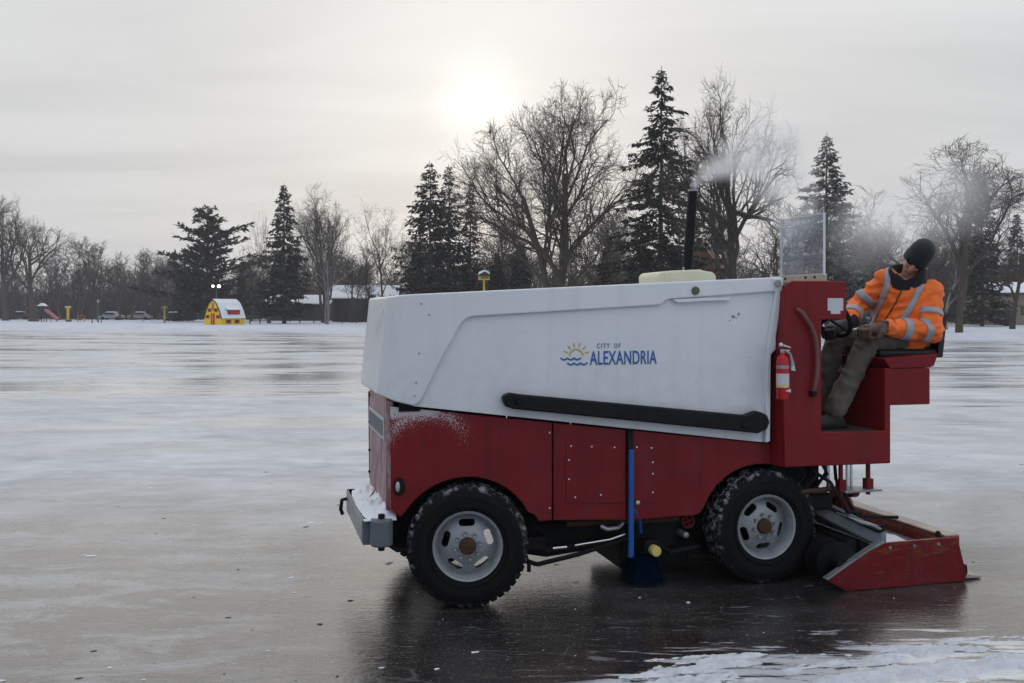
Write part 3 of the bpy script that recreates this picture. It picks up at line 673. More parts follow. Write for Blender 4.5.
# snow heaped on the bumper
V = []; F = []; n1, n2 = 16, 40
for i in range(n1):
    for j in range(n2):
        a, b = i / (n1 - 1), j / (n2 - 1); u = -0.662 + 0.21 * a; y = 0.04 + 1.14 * b
        e = min(a, 1 - a * 0.6) * min(b, 1 - b) * 6; h = min(1, e * 2.5) * (0.03 + 0.10 * a * (1 - 0.5 * b)) * (0.75 + 0.9 * abs(mnoise.fractal(Vector((u * 9, y * 7, 2)), 0.8, 2, 4)))
        V.append((u, y, 0.595 + h))
F = [(i * n2 + j, (i + 1) * n2 + j, (i + 1) * n2 + j + 1, i * n2 + j + 1) for i in range(n1 - 1) for j in range(n2 - 1)]
b0 = len(V); V += [(v_[0], v_[1], 0.60) for v_ in V]; F += [tuple(b0 + q for q in f_[::-1]) for f_ in F[:]]
mb = MB(); mb.v = V; mb.f = F; P(mb, 'snow_on_bumper', 'snow_lump', smooth=True, ang=80)
blotch_l = MB().prism([(-0.60, 0.70), (-0.575, 0.735), (-0.545, 0.79), (-0.57, 0.72)], 0.30, 0.305)
M['leaf'] = mat('dry_leaf', (0.26, 0.17, 0.09), 0.8, var=0.2); blotch_l.build('dead_leaf', 'leaf', rs)

# --- wheels
def tyre_mesh():
    prof = [(0.225, -0.085), (0.245, -0.112), (0.30, -0.125), (0.345, -0.122), (0.375, -0.108), (0.390, -0.095), (0.392, 0.0), (0.390, 0.095), (0.375, 0.108), (0.345, 0.122), (0.30, 0.125), (0.245, 0.112), (0.225, 0.085)]
    mb = MB().lathe(prof, 64, 'y'); nb = 44
    for k_ in range(nb):
        for side in (-1, 1):
            a0 = 2 * PI * (k_ + (0.25 if side > 0 else 0)) / nb; w_ = 2 * PI / nb * 0.36
            def pt(a, r_, y): return (r_ * math.cos(a), y, r_ * math.sin(a))
            y0, y1 = side * 0.035, side * 0.105; sk = 0.035
            vs = [pt(a0 - w_, 0.385, y0), pt(a0 + w_, 0.385, y0), pt(a0 + w_ + sk, 0.385, y1), pt(a0 - w_ + sk, 0.385, y1),
                  pt(a0 - w_, 0.402, y0), pt(a0 + w_, 0.402, y0), pt(a0 + w_ + sk, 0.400, y1), pt(a0 - w_ + sk, 0.400, y1)]
            mb.add(vs, [(4, 5, 6, 7), (0, 1, 5, 4), (1, 2, 6, 5), (2, 3, 7, 6), (3, 0, 4, 7)])
            # shoulder lug wrapping on to the sidewall
            vs = [pt(a0 - w_ + sk, 0.400, y1), pt(a0 + w_ + sk, 0.400, y1), pt(a0 + w_ + sk, 0.366, side * 0.118), pt(a0 - w_ + sk, 0.362, side * 0.119),
                  pt(a0 - w_ + sk, 0.38, side * 0.09), pt(a0 + w_ + sk, 0.38, side * 0.09)]
            mb.add(vs, [(0, 1, 2, 3), (0, 3, 4), (1, 5, 2)])
        a0 = 2 * PI * k_ / nb
        vs = [(r_ * math.cos(a0 + da), y, r_ * math.sin(a0 + da)) for r_ in (0.385, 0.404) for (da, y) in ((-0.04, -0.028), (0.035, -0.022), (0.04, 0.028), (-0.035, 0.022))]
        mb.add(vs, [(4, 5, 6, 7), (0, 1, 5, 4), (1, 2, 6, 5), (2, 3, 7, 6), (3, 0, 4, 7)])
    for rr_ in (0.262, 0.328):      # raised sidewall beads
        for side in (-1, 1):
            mb.lathe([(rr_ - 0.004, side * 0.115), (rr_, side * 0.1275), (rr_ + 0.004, side * 0.115)], 64, 'y')
    return mb.mesh('wheel', True, 30)
def rim_mesh(inset):
    mb = MB().lathe([(0.190, 0.10), (0.198, -0.05), (0.205, -0.085), (0.217, -0.108), (0.228, -0.112), (0.234, -0.104), (0.230, -0.088), (0.205, -0.07)], 48, 'y')
    rim = mb.mesh('rim_barrel', True, 40)
    # pressed disc with five oval hand holes
    dsk = MB().lathe([(0.001, -0.11 + inset), (0.085, -0.112 + inset), (0.105, -0.104 + inset), (0.150, -0.088 + inset), (0.185, -0.06 + inset), (0.20, -0.055 + inset),
                      (0.20, -0.045 + inset), (0.185, -0.048 + inset), (0.150, -0.074 + inset), (0.105, -0.09 + inset), (0.001, -0.095 + inset)], 48, 'y')
    d0 = link('tmp_disc', dsk.mesh('tmp_disc'), None)
    hb = MB()
    for k_ in range(5):
        q = R(92 + 72 * k_); poly = []
        for s_ in range(20):
            a = 2 * PI * s_ / 20; tx = 0.030 * (1 if math.cos(a) > 0 else -1) + 0.024 * math.cos(a); rz_ = 0.0225 * math.sin(a)
            rad = 0.148 + rz_; poly.append((rad * math.cos(q) - tx * math.sin(q), rad * math.sin(q) + tx * math.cos(q)))
        hb.prism(poly, -0.3, 0.2)
    h0 = link('tmp_holes', hb.mesh('tmp_holes'), None)
    bo = d0.modifiers.new('b', 'BOOLEAN'); bo.operation = 'DIFFERENCE'; bo.object = h0; bo.solver = 'EXACT'
    me = bpy.data.meshes.new_from_object(d0.evaluated_get(bpy.context.evaluated_depsgraph_get()))
    bpy.data.objects.remove(d0); bpy.data.objects.remove(h0)
    bm = bmesh.new(); bm.from_mesh(rim); bm.from_mesh(me); out = bpy.data.meshes.new('rim'); bm.to_mesh(out); bm.free()
    out.polygons.foreach_set('use_smooth', [True] * len(out.polygons)); out.set_sharp_from_angle(angle=R(30)); return out
TY = tyre_mesh()
def wheel(u, y, rz, far, inset, spin):
    w = link('wheel', TY, 'tyre', rs); w.location = (u, y, 0.405)
    w.rotation_euler = (0, 0, rz + (PI if far else 0))
    rim = link('rim', RIMS[inset], 'rimgrey', w); rim.rotation_euler = (0, spin, 0)
    hb = MB().lathe([(0.001, -0.145 + inset), (0.042, -0.145 + inset), (0.052, -0.135 + inset), (0.058, -0.11 + inset), (0.058, -0.09 + inset)], 20, 'y').mesh('hub', True, 30)
    link('hub', hb, 'rust', w)
    nut = MB().lathe([(0.001, -0.022), (0.010, -0.026), (0.0135, -0.020), (0.0135, 0.004)], 6, 'y').mesh('lug_nut')
    for k_ in range(8):
        q = 2 * PI * k_ / 8 + 0.2; link('lug_nut', nut, 'steel', w).location = (0.083 * math.cos(q), -0.112 + inset, 0.083 * math.sin(q))
RIMS = {0.03: rim_mesh(0.03), 0.045: rim_mesh(0.045)}
wheel(0.03, 0.09, R(-11.5), False, 0.03, 0.0); wheel(0.0, YM(0.125), R(-11.5), True, 0.03, 0.4)
wheel(2.20, 0.09, 0, False, 0.045, 0.6); wheel(2.17, YM(0.09), 0, True, 0.045, 1.1)

# --- driver console
VC = -0.12
conp = [(2.285, 0.845), (3.15, 0.838), (3.15, 1.535), (3.10, 1.535), (3.10, 1.078), (2.577, 1.086), (2.577, 1.888), (2.782, 1.893), (2.782, 2.168), (2.345, 2.168), (2.305, 2.15), (2.29, 2.11), (2.262, 1.70)]
con = P(MB().prism(conp, VC, VC + 0.03), 'console_side', 'red', 0.008)
# front-facing return that tapers back to the body
mb = MB()
A0, A1 = Vector((2.262, VC + 0.012, 1.70)), Vector((2.285, VC + 0.012, 0.845))
T0 = Vector((2.292, VC + 0.012, 2.10))
ring = [(A1, Vector((2.25, 0.03, 0.85))), (A0, Vector((2.262, 0.02, 1.70))), (T0, Vector((2.30, 0.02, 2.10)))]
vs = []
for a, b in ring: vs += [a, b, b + Vector((0.02, 0, 0)), a + Vector((0.02, 0, 0))]
mb.rings([vs[0:4], vs[4:8], vs[8:12]]); P(mb, 'console_return', 'red', 0.003)
# console body across the machine, dashboard, floor, seat box
P(MB().box(2.31, 2.572, VC + 0.028, YM(0.03), 1.0, 2.14), 'console_body', 'red', 0.01)
P(MB().box(2.572, 2.775, VC + 0.028, 0.16, 1.90, 2.16), 'dashboard', 'red', 0.01)
P(MB().box(2.30, 3.145, VC + 0.028, YM(0.03), 0.852, 1.068), 'floor_pan', 'red', 0.005)
M['mat_rubber'] = mat('footwell_mat', (0.035, 0.033, 0.032), 0.8, var=0.4, scale=15, bump=0.3)
P(MB().box(2.575, 3.095, VC + 0.04, YM(0.06), 1.068, 1.076), 'floor_mat', 'mat_rubber')
P(MB().box(3.102, 3.49, VC + 0.003, YM(0.05), 1.262, 1.53), 'seat_box', 'red', 0.006)
P(MB().box(3.102, 3.148, VC + 0.028, YM(0.05), 1.060, 1.262), 'seat_riser', 'red', 0.004)
mb = MB().prism([(3.09, 1.605), (3.55, 1.632), (3.50, 1.534), (3.15, 1.532)], VC, 0.0)
mb2 = MB().prism([(3.09, 1.605), (3.66, 1.632), (3.62, 1.534), (3.15, 1.532)], 0.001, 0.62); seat = P(mb, 'seat_tray', 'red', 0.006); P(mb2, 'seat_tray', 'red', 0.006)
# seat: cushion and curved back
P(MB().box(3.16, 3.72, 0.02, 0.60, 1.60, 1.665), 'seat_cushion', 'seat', 0.03, seg=3)
mb = MB(); rg = []
for z, uo in ((1.60, 3.70), (1.72, 3.715), (1.84, 3.73), (1.93, 3.75), (1.96, 3.76)):
    w_ = 0.29 if z < 1.95 else 0.25; ring = []
    for j in range(9): y = 0.29 + w_ * (j / 4 - 1); ring.append((uo - 0.05 * (j / 4 - 1) ** 2, y, z))
    for j in range(8, -1, -1): y = 0.29 + w_ * (j / 4 - 1); ring.append((uo + 0.05 - 0.05 * (j / 4 - 1) ** 2, y, z))
    rg.append(ring)
P(mb.rings(rg), 'seat_back', 'seat', 0.008, smooth=True, ang=50)
# sticker, rail hose, decals
stk = P(MB().prism([(2.625, 2.045), (2.752, 2.045), (2.752, 1.955), (2.728, 1.955), (2.728, 1.932), (2.652, 1.932), (2.652, 1.955), (2.625, 1.955)], VC - 0.003, VC + 0.001), 'white_sticker', 'sticker')
P(MB().tube([(2.372, VC - 0.005, 1.965), (2.40, VC - 0.03, 1.945), (2.47, VC - 0.034, 1.85), (2.508, VC - 0.034, 1.76), (2.522, VC - 0.034, 1.65), (2.520, VC - 0.034, 1.53), (2.508, VC - 0.034, 1.44), (2.495, VC - 0.03, 1.39), (2.492, VC - 0.002, 1.365)], 0.0155, 10), 'grab_hose', 'hose', smooth=True)
P(MB().box(2.475, 2.51, VC - 0.05, VC, 1.345, 1.385), 'hose_clamp', 'chassis', 0.005)
o = text('FAI', 'lettering', 0, 0, 0.15, 0.045, 'sticker'); o.parent = rs; o.matrix_basis = Matrix(((0, 1, 0, 3.098), (-1, 0, 0, 0.50), (0, 0, 1, 1.475), (0, 0, 0, 1)))
P(MB().box(2.575, 3.10, YM(0.06), YM(0.03), 1.069, 1.56), 'far_side_wall', 'red', 0.004)
# steering wheel and column
SW = Vector((2.79, 0.12, 1.925)); ax = Vector((0.80, 0.12, 0.58)).normalized()
e1 = ax.cross(Vector((0, 1, 0))).normalized(); e2 = ax.cross(e1).normalized()
mb = MB(); mb.tube([SW + 0.195 * (math.cos(R(q)) * e1 + math.sin(R(q)) * e2) for q in range(0, 361, 12)], 0.0165, 8, False); sw = P(mb, 'steering_wheel', 'rubber', smooth=True)
mb = MB()
for q in (30, 150, 270): mb.tube([SW - ax * 0.03, SW + 0.19 * (math.cos(R(q)) * e1 + math.sin(R(q)) * e2)], 0.011, 6)
P(mb, 'spokes', 'black', smooth=True, parent=sw)
P(MB().tube([SW - ax * 0.02, SW - ax * 0.30], 0.028, 10), 'steering_column', 'black', smooth=True)
# windscreen: two clear sheets in a pale foot
P(MB().box(2.60, 2.655, -0.07, 0.64, 2.168, 2.225), 'screen_foot', 'wood', 0.005)
scr = P(MB().box(2.622, 2.630, -0.075, 0.50, 2.20, 2.66), 'windscreen', 'clear', 0.001)
P(MB().box(2.640, 2.647, 0.22, 0.56, 2.20, 2.60), 'windscreen', 'clear', 0.001)
for y in (-0.077, 0.50): P(MB().box(2.619, 2.634, y - 0.004, y + 0.004, 2.21, 2.662), 'screen_edge', 'screen_edge', parent=scr)
P(MB().box(2.619, 2.634, -0.075, 0.50, 2.656, 2.663), 'screen_edge', 'screen_edge', parent=scr)
for y in (0.0, 0.12, 0.4): P(MB().ball((2.598, y, 2.20), 0.010, 8, 6), 'bolt', 'chassis', smooth=True, parent=scr)
# exhaust stack and water filler on top of the tank
P(MB().tube([(1.955, 0.80, 2.15), (1.965, 0.80, 2.26), (2.017, 0.80, 2.912)], [0.042, 0.040, 0.038], 16), 'exhaust_stack', 'black', smooth=True)
P(MB().tube([(2.017, 0.80, 2.90), (2.0172, 0.80, 2.916)], 0.040, 16), 'stack_rim', 'steel', smooth=True)
P(MB().tube([(1.925, 0.79, 2.15), (1.935, 0.79, 2.30)], 0.012, 6), 'stack_bracket', 'steel', smooth=True)
mb = MB().prism([(1.52, 2.14), (1.515, 2.215), (1.535, 2.24), (1.62, 2.25), (1.86, 2.262), (1.90, 2.25), (1.96, 2.243), (1.985, 2.22), (1.99, 2.16)], 0.34, 0.72); wf = P(mb, 'water_filler_box', 'cream', 0.022, seg=3)
for u in (1.565, 1.61): P(MB().box(u, u + 0.012, 0.333, 0.35, 2.16, 2.235), 'rib', 'cream', 0.004, parent=wf)

M['cover_grey'] = mat('blue_grey_sheet', (0.20, 0.22, 0.245), 0.45, var=0.2, scale=9, dirt=(0.07, 0.07, 0.07), dirt_amt=0.5)
# --- conditioner (sled) at the tail
SV = -0.34
pl = [(2.468, 0.098), (2.626, 0.004), (3.605, 0.004), (3.622, 0.05), (3.545, 0.327), (2.94, 0.320), (2.90, 0.31), (2.80, 0.268)]
sd = P(MB().prism(pl, SV, SV + 0.025), 'runner_plate', 'red_worn', 0.004)
P(MB().prism(pl, YM(SV) - 0.025, YM(SV)), 'runner_plate', 'red_worn', 0.004)
mb = MB().prism([(2.47, 0.100), (2.81, 0.285), (2.93, 0.338), (2.94, 0.322), (2.80, 0.268), (2.48, 0.092)], SV - 0.004, SV + 0.05); P(mb, 'runner_edge', 'steel', 0.002, parent=sd)
P(MB().prism([(3.605, 0.01), (3.635, 0.06), (3.628, 0.12), (3.605, 0.10)], SV + 0.002, SV + 0.06), 'heel_block', 'chassis', 0.004, parent=sd)
P(MB().lathe([(0.001, 0.327), (0.02, 0.327), (0.02, 0.35), (0.012, 0.365), (0.001, 0.366)], 10, 'z', (3.42, SV + 0.05, 0)), 'adjuster', 'chassis', smooth=True, parent=sd)
SVF = YM(SV)
P(MB().box(3.46, 3.585, SV + 0.027, SVF - 0.027, 0.20, 0.325), 'rear_beam', 'red_worn', 0.005)
P(MB().box(3.462, 3.583, SV + 0.03, SVF - 0.03, 0.326, 0.338), 'beam_board', 'wood', 0.003)
P(MB().box(3.55, 3.62, SV + 0.10, SVF - 0.10, 0.004, 0.20), 'rubber_squeegee', 'rubber', 0.004)
P(MB().prism([(3.60, 0.012), (3.78, 0.004), (3.78, 0.018), (3.60, 0.05)], SV + 0.04, SVF - 0.04), 'spreader_cloth', 'wood', 0.003)
P(MB().box(2.95, 3.46, SV + 0.027, SVF - 0.027, 0.215, 0.235), 'deck_plate', 'steel', 0.003)
# sloping grey auger cover with raised lip
cov = MB()
def q4(ua, za, ub, zb, th):     # sloping plate from a narrow top edge to a wide bottom edge
    t_ = [(ua, 0.23, za), (ua, YM(0.23), za), (ub, SVF - 0.06, zb), (ub, SV + 0.06, zb)]
    cov.add(t_ + [(x_, y_, z_ - th) for x_, y_, z_ in t_], [(0, 1, 2, 3), (7, 6, 5, 4), (0, 4, 5, 1), (1, 5, 6, 2), (2, 6, 7, 3), (3, 7, 4, 0)])
q4(2.60, 0.63, 2.95, 0.41, 0.135)
cov.box(2.951, 3.0, SV + 0.06, SVF - 0.06, 0.30, 0.40)
cv = P(cov, 'auger_cover', 'cover_grey', 0.012, seg=3)
P(MB().prism([(2.72, 0.50), (2.84, 0.455), (2.965, 0.42), (2.965, 0.40), (2.82, 0.44), (2.72, 0.49)], SV + 0.10, SV + 0.26), 'cover_handle', 'rimgrey', 0.008, parent=cv)
P(MB().tube([(2.70, 0.0, 0.52), (2.80, -0.12, 0.46), (2.93, SV + 0.055, 0.39), (2.985, SV + 0.07, 0.395), (2.97, SV + 0.08, 0.43)], 0.014, 8), 'cover_rail', 'chassis', smooth=True, parent=cv)
# auger: shaft and spiral flight
mb = MB().tube([(2.62, SV + 0.03, 0.19), (2.62, SVF - 0.03, 0.19)], 0.04, 12)
nq = 220; ins = []; outs = []
for i in range(nq):
    f_ = i / (nq - 1); y = SV + 0.05 + f_ * (SVF - SV - 0.1); q = f_ * 2 * PI * 13
    ins.append((2.62 + 0.04 * math.cos(q), y, 0.19 + 0.04 * math.sin(q))); outs.append((2.62 + 0.14 * math.cos(q), y, 0.19 + 0.14 * math.sin(q)))
vs = ins + outs + [(p[0], p[1] + 0.012, p[2]) for p in ins] + [(p[0], p[1] + 0.012, p[2]) for p in outs]
fs = []
for i in range(nq - 1):
    fs += [(i, i + 1, nq + i + 1, nq + i), (2 * nq + i, 3 * nq + i, 3 * nq + i + 1, 2 * nq + i + 1), (nq + i, nq + i + 1, 3 * nq + i + 1, 3 * nq + i)]
mb.add(vs, fs); P(mb, 'auger', 'chassis', smooth=True, ang=50)
P(MB().box(2.70, 2.78, SV + 0.10, SVF - 0.10, 0.05, 0.33), 'front_blade', 'chassis', 0.005)
P(MB().prism([(2.84, 0.32), (2.94, 0.27), (2.94, 0.06), (2.88, 0.06), (2.84, 0.22)], SV + 0.14, SVF - 0.14), 'auger_housing', 'chassis', 0.004)
P(MB().ball((2.79, SV + 0.02, 0.245), 0.016, 10, 8), 'bolt', 'rod', smooth=True)
for u in (2.98, 3.18, 3.38): P(MB().lathe([(0.001, SV - 0.009), (0.011, SV - 0.008), (0.013, SV)], 8, 'y', (u, 0, 0.285)), 'bolt', 'steel', smooth=True, parent=sd)
for (cu, cy, cz, ru, ry, rz_, sd_) in ((3.2, 0.1, 0.235, 0.16, 0.30, 0.035, 1), (3.3, 0.7, 0.235, 0.14, 0.4, 0.05, 2), (2.80, 0.45, 0.505, 0.08, 0.16, 0.02, 3), (3.08, -0.2, 0.235, 0.07, 0.10, 0.03, 4)):
    mb = MB().ball((cu, cy, cz), (ru, ry, rz_), 18, 10)
    mb.v = [(x_ + 0.03 * mnoise.noise(Vector((x_ * 14, y_ * 14, sd_))), y_ + 0.04 * mnoise.noise(Vector((x_ * 9, y_ * 9, sd_ + 5))), z_ + 0.025 * mnoise.noise(Vector((x_ * 12, y_ * 12, sd_ + 9)))) for x_, y_, z_ in mb.v]
    P(mb, 'caked_snow', 'snow_lump', smooth=True, ang=80)
P(MB().tube([(2.58, 0.05, 0.80), (2.66, -0.10, 0.72), (2.72, -0.14, 0.60), (2.80, -0.10, 0.50), (2.95, -0.05, 0.47)], 0.014, 8), 'water_hose', 'rubber', smooth=True)
P(MB().tube([(2.86, 0.15, 0.84), (2.84, 0.10, 0.70), (2.90, 0.05, 0.56), (3.05, 0.15, 0.40), (3.45, 0.2, 0.36)], 0.013, 8), 'water_hose', 'rubber', smooth=True)
# lift gear under the platform
P(MB().tube([(2.99, 0.22, 0.475), (2.99, 0.22, 0.475 + 0.001), (2.99, 0.95, 0.475)], 0.075, 20), 'drum', 'red', smooth=True)
P(MB().lathe([(0.001, 0.20), (0.06, 0.20), (0.078, 0.215), (0.078, 0.25)], 20, 'y', (2.99, 0, 0.475)), 'drum_cap', 'red', smooth=True)
P(MB().tube([(2.70, 0.15, 0.585), (2.98, 0.13, 0.60)], 0.030, 12), 'lift_cylinder', 'red', smooth=True)
P(MB().tube([(2.96, 0.10, 0.60), (3.02, 0.12, 0.595)], 0.042, 12), 'cylinder_eye', 'red', smooth=True)
for u, y, m_, r_ in ((2.80, -0.02, 'red', 0.017), (3.03, -0.02, 'red', 0.017), (2.90, 0.05, 'rod', 0.011), (2.935, 0.05, 'rod', 0.011), (2.72, 0.02, 'rod', 0.012)):
    P(MB().tube([(u, y, 0.60), (u, y, 0.86)], r_, 8), 'lift_rod', m_, smooth=True)
for u in (2.80, 3.03): P(MB().box(u - 0.028, u + 0.028, -0.05, 0.01, 0.635, 0.72), 'rod_clevis', 'red', 0.005)
P(MB().box(2.80, 3.11, -0.08, 0.08, 0.628, 0.645), 'linkage_plate', 'steel', 0.004)
P(MB().box(2.30, 2.70, 0.10, YM(0.1), 0.50, 0.86), 'hitch_frame', 'chassis', 0.01)
for k_ in range(5):
    r_ = random.Random(k_ + 50); y0 = r_.uniform(-0.05, 0.1); u0 = 2.50 + 0.055 * k_
    P(MB().tube([(u0, y0, 0.86), (u0 + r_.uniform(0.0, 0.05), y0 - 0.03, 0.76), (u0 - 0.05, y0, 0.66), (u0 - 0.12 + r_.uniform(0, 0.1), y0 + 0.05, 0.56)], 0.013, 7), 'hydraulic_hose', 'rubber', smooth=True)
P(MB().box(2.42, 2.74, -0.02, 0.10, 0.50, 0.62), 'pivot_block', 'chassis', 0.02)
P(MB().tube([(2.45, 0.0, 0.64), (2.60, -0.05, 0.655), (2.74, -0.02, 0.66)], 0.02, 8), 'pivot_arm', 'rust', smooth=True)

# --- fire extinguisher hung on the console
fe = empty('fire_extinguisher', rs.matrix_basis @ Vector((2.235, VC - 0.05, 1.335)), YAW)
fe.scale = (0.8, 0.8, 0.88); tag(fe, 'small red fire extinguisher with white label hung on the red console', 'fire extinguisher')
M['ext_red'] = mat('extinguisher_red', (0.42, 0.012, 0.016), 0.3, var=0.08)
MB().lathe([(0.001, 0.0), (0.048, 0.0), (0.054, 0.012), (0.054, 0.30), (0.045, 0.335), (0.022, 0.352), (0.018, 0.37)], 24, 'z').build('cylinder', 'ext_red', fe, True)
MB().lathe([(0.0552, 0.095), (0.0552, 0.205)], 24, 'z').build('label_band', 'sticker', fe, True)
MB().lathe([(0.0555, 0.098), (0.0555, 0.118)], 24, 'z').build('label_stripe', 'yellow_cap', fe, True)
MB().lathe([(0.0556, 0.245), (0.0556, 0.27)], 24, 'z').build('strap', 'steel', fe, True)
MB().prism([(-0.01, 0.07), (0.045, 0.085), (0.045, 0.055)], -0.0572, -0.05).build('tag_mark', 'sticker', fe)
MB().lathe([(0.001, 0.37), (0.02, 0.37), (0.02, 0.40), (0.001, 0.40)], 14, 'z').build('valve', 'steel', fe, True)
MB().prism([(-0.035, 0.435), (-0.02, 0.425), (0.075, 0.405), (0.075, 0.415), (-0.01, 0.44)], -0.012, 0.012).build('lever', 'rod', fe, False, 0.003)
MB().prism([(-0.02, 0.395), (0.065, 0.392), (0.065, 0.384), (-0.02, 0.382)], -0.012, 0.012).build('carry_handle', 'rod', fe, False, 0.003)
MB().ball((-0.022, -0.008, 0.432), 0.02, 10, 8).build('gauge', 'rod', fe, True)
MB().tube([(0.02, -0.02, 0.385), (0.055, -0.03, 0.36), (0.07, -0.03, 0.31), (0.075, -0.03, 0.27)], [0.009, 0.011, 0.014, 0.017], 10).build('nozzle_hose', 'rimgrey', fe, True)
MB().prism([(0.06, 0.345), (0.09, 0.30), (0.105, 0.225), (0.065, 0.23)], -0.034, -0.03).build('inspection_tag', 'sticker', fe)
MB().box(-0.02, 0.02, 0.045, 0.075, 0.03, 0.34).build('wall_bracket', 'black', fe)
# ================================================================== THE DRIVER (built in the machine's frame)
BASE = Vector((3.45, 0.27, 1.70))
pe = empty('person', rs.matrix_basis @ BASE, YAW)
tag(pe, 'driver in orange reflective jacket and black beanie leaning over the steering wheel', 'person')
Vn = lambda *a: Vector(a)
def fabric(name, col, rough=0.85, scale=25.0, var=0.18, bump=0.4):
    t = NT(name); v = t.coord()
    c = t.mix(t.rng(t.noise(v, 5, 6), 0.3, 0.7), tuple(x * (1 - var) for x in col), tuple(x * (1 + var) for x in col))
    t.set(Base_Color=c, Roughness=rough, Sheen_Weight=0.1); t.bump(t.noise(v, scale, 6), bump, 0.006); return t.m
M['hivis'] = fabric('orange_hivis_cloth', (0.82, 0.15, 0.012), 0.7, 30)
M['reflect'] = fabric('grey_reflective_tape', (0.30, 0.30, 0.33), 0.5, 60, 0.08, 0.1)
M['trousers_m'] = fabric('olive_grey_canvas', (0.092, 0.080, 0.064), 0.9, 22)
M['knit'] = fabric('black_knit', (0.009, 0.012, 0.015), 0.95, 30, 0.2, 0.15)
M['glove_m'] = fabric('worn_brown_leather', (0.060, 0.028, 0.012), 0.6, 40, 0.35)
M['glove_dark'] = fabric('dark_glove', (0.012, 0.011, 0.011), 0.7, 40, 0.3)
M['boot_m'] = fabric('dark_brown_leather', (0.012, 0.009, 0.007), 0.7, 30, 0.3)
M['collar_m'] = fabric('black_fleece', (0.008, 0.008, 0.009), 0.95, 60)
M['zip'] = mat('dark_zip', (0.02, 0.018, 0.018), 0.5)
M['skin'] = mat('skin', (0.36, 0.17, 0.12), 0.5, var=0.08, scale=20)
M['shades'] = mat('black_sunglasses', (0.006, 0.006, 0.007), 0.12, var=0.1)

def fuse(mb, name, m, parent, voxel, smooth_it=6, fold=0.0, fscale=9.0, stretch=(1, 1, 1), seed=0, ridged=False):
    """union of overlapping closed shapes as one continuous skin"""
    o = link('tmp', mb.mesh('tmp'), None)
    rm = o.modifiers.new('r', 'REMESH'); rm.mode = 'VOXEL'; rm.voxel_size = voxel; rm.use_smooth_shade = True
    if smooth_it:
        s_ = o.modifiers.new('s', 'SMOOTH'); s_.factor = 0.5; s_.iterations = smooth_it
    me = bpy.data.meshes.new_from_object(o.evaluated_get(bpy.context.evaluated_depsgraph_get())); bpy.data.objects.remove(o)
    if fold:
        nn = [v_.normal.copy() for v_ in me.vertices]
        for v_, n_ in zip(me.vertices, nn):
            p = v_.co; q = Vector((p.x * stretch[0], p.y * stretch[1], p.z * stretch[2])) * fscale + Vector((seed, seed * 2, 0))
            h = mnoise.fractal(q, 0.9, 2.0, 3)
            if ridged: h = 0.5 - abs(mnoise.noise(q + Vector((mnoise.noise(q * 0.6) * 0.8, 0, 0)))) * 2.0 + 0.3 * h
            v_.co = p + n_ * h * fold
    me.name = name; me.polygons.foreach_set('use_smooth', [True] * len(me.polygons)); me.update(); me.materials.clear()
    o = link(name, me, m, parent); o.location = -BASE if parent is pe else (0, 0, 0)
    return o
def ring_ell(c, ax1, ax2, a, b, n=20, p=2.0):
    out = []
    for j in range(n):
        q = 2 * PI * j / n; cs, sn = math.cos(q), math.sin(q)
        x_ = a * math.copysign(abs(cs) ** (2 / p), cs); y_ = b * math.copysign(abs(sn) ** (2 / p), sn); out.append(c + ax1 * x_ + ax2 * y_)
    return out
# skeleton
hipL, hipR = Vn(3.54, 0.18, 1.755), Vn(3.54, 0.37, 1.755)
kneeL, kneeR = Vn(3.12, 0.10, 1.715), Vn(3.06, 0.43, 1.705)
ankL, ankR = Vn(2.815, 0.10, 1.20), Vn(2.88, 0.42, 1.20)
shL, shR = Vn(3.655, 0.085, 2.085), Vn(3.405, 0.285, 2.185)
elL, elR = Vn(3.575, -0.005, 1.805), Vn(3.25, 0.43, 1.985)
wrL, wrR = Vn(3.195, -0.015, 1.828), Vn(3.05, 0.26, 1.865)
neck = Vn(3.515, 0.175, 2.215); headc = Vn(3.535, 0.095, 2.345)
HF = Vn(-0.66, -0.58, -0.50).normalized(); HU = Vn(0.53, -0.14, 0.83); HU = (HU - HU.dot(HF) * HF).normalized(); HS = HU.cross(HF).normalized()   # HS: to the driver's left
WX = (shL - shR).normalized()
# torso frames from hem to collar
UPT = (neck - Vn(3.58, 0.28, 1.74)).normalized()
def frame(wx): 
    w_ = (wx - wx.dot(UPT) * UPT).normalized(); return w_, w_.cross(UPT).normalized()
lv = [  # centre, side axis, half width, half depth
    (Vn(3.53, 0.28, 1.70), Vn(0.0, -1, 0), 0.205, 0.180), (Vn(3.535, 0.275, 1.78), Vn(0.05, -1, 0), 0.208, 0.190), (Vn(3.54, 0.265, 1.88), Vn(0.15, -1.0, 0), 0.205, 0.182),
    (Vn(3.54, 0.245, 2.00), Vn(0.42, -0.9, -0.05), 0.212, 0.165), (Vn(3.53, 0.22, 2.10), (Vn(0.62, -0.75, -0.15)), 0.220, 0.145), (Vn(3.52, 0.20, 2.18), WX, 0.195, 0.115), (Vn(3.515, 0.18, 2.235), WX, 0.115, 0.090), (Vn(3.515, 0.17, 2.27), WX, 0.085, 0.08)]
def torso(mb, grow_=0.0, upto=None):
    rg_ = []
    for c, wx, a, b in lv[:upto]:
        w_, f_ = frame(wx); rg_.append(ring_ell(c, w_, f_, a + grow_, b + grow_, 24, 2.4))
    mb.rings(rg_)
def limb(mb, pts, rad, n=14):
    mb.tube(pts, rad, n)
    for p, r_ in zip(pts, rad): mb.ball(p, r_ * 0.99, 12, 8)
mix_ = lambda a, b, f_: a + (b - a) * f_
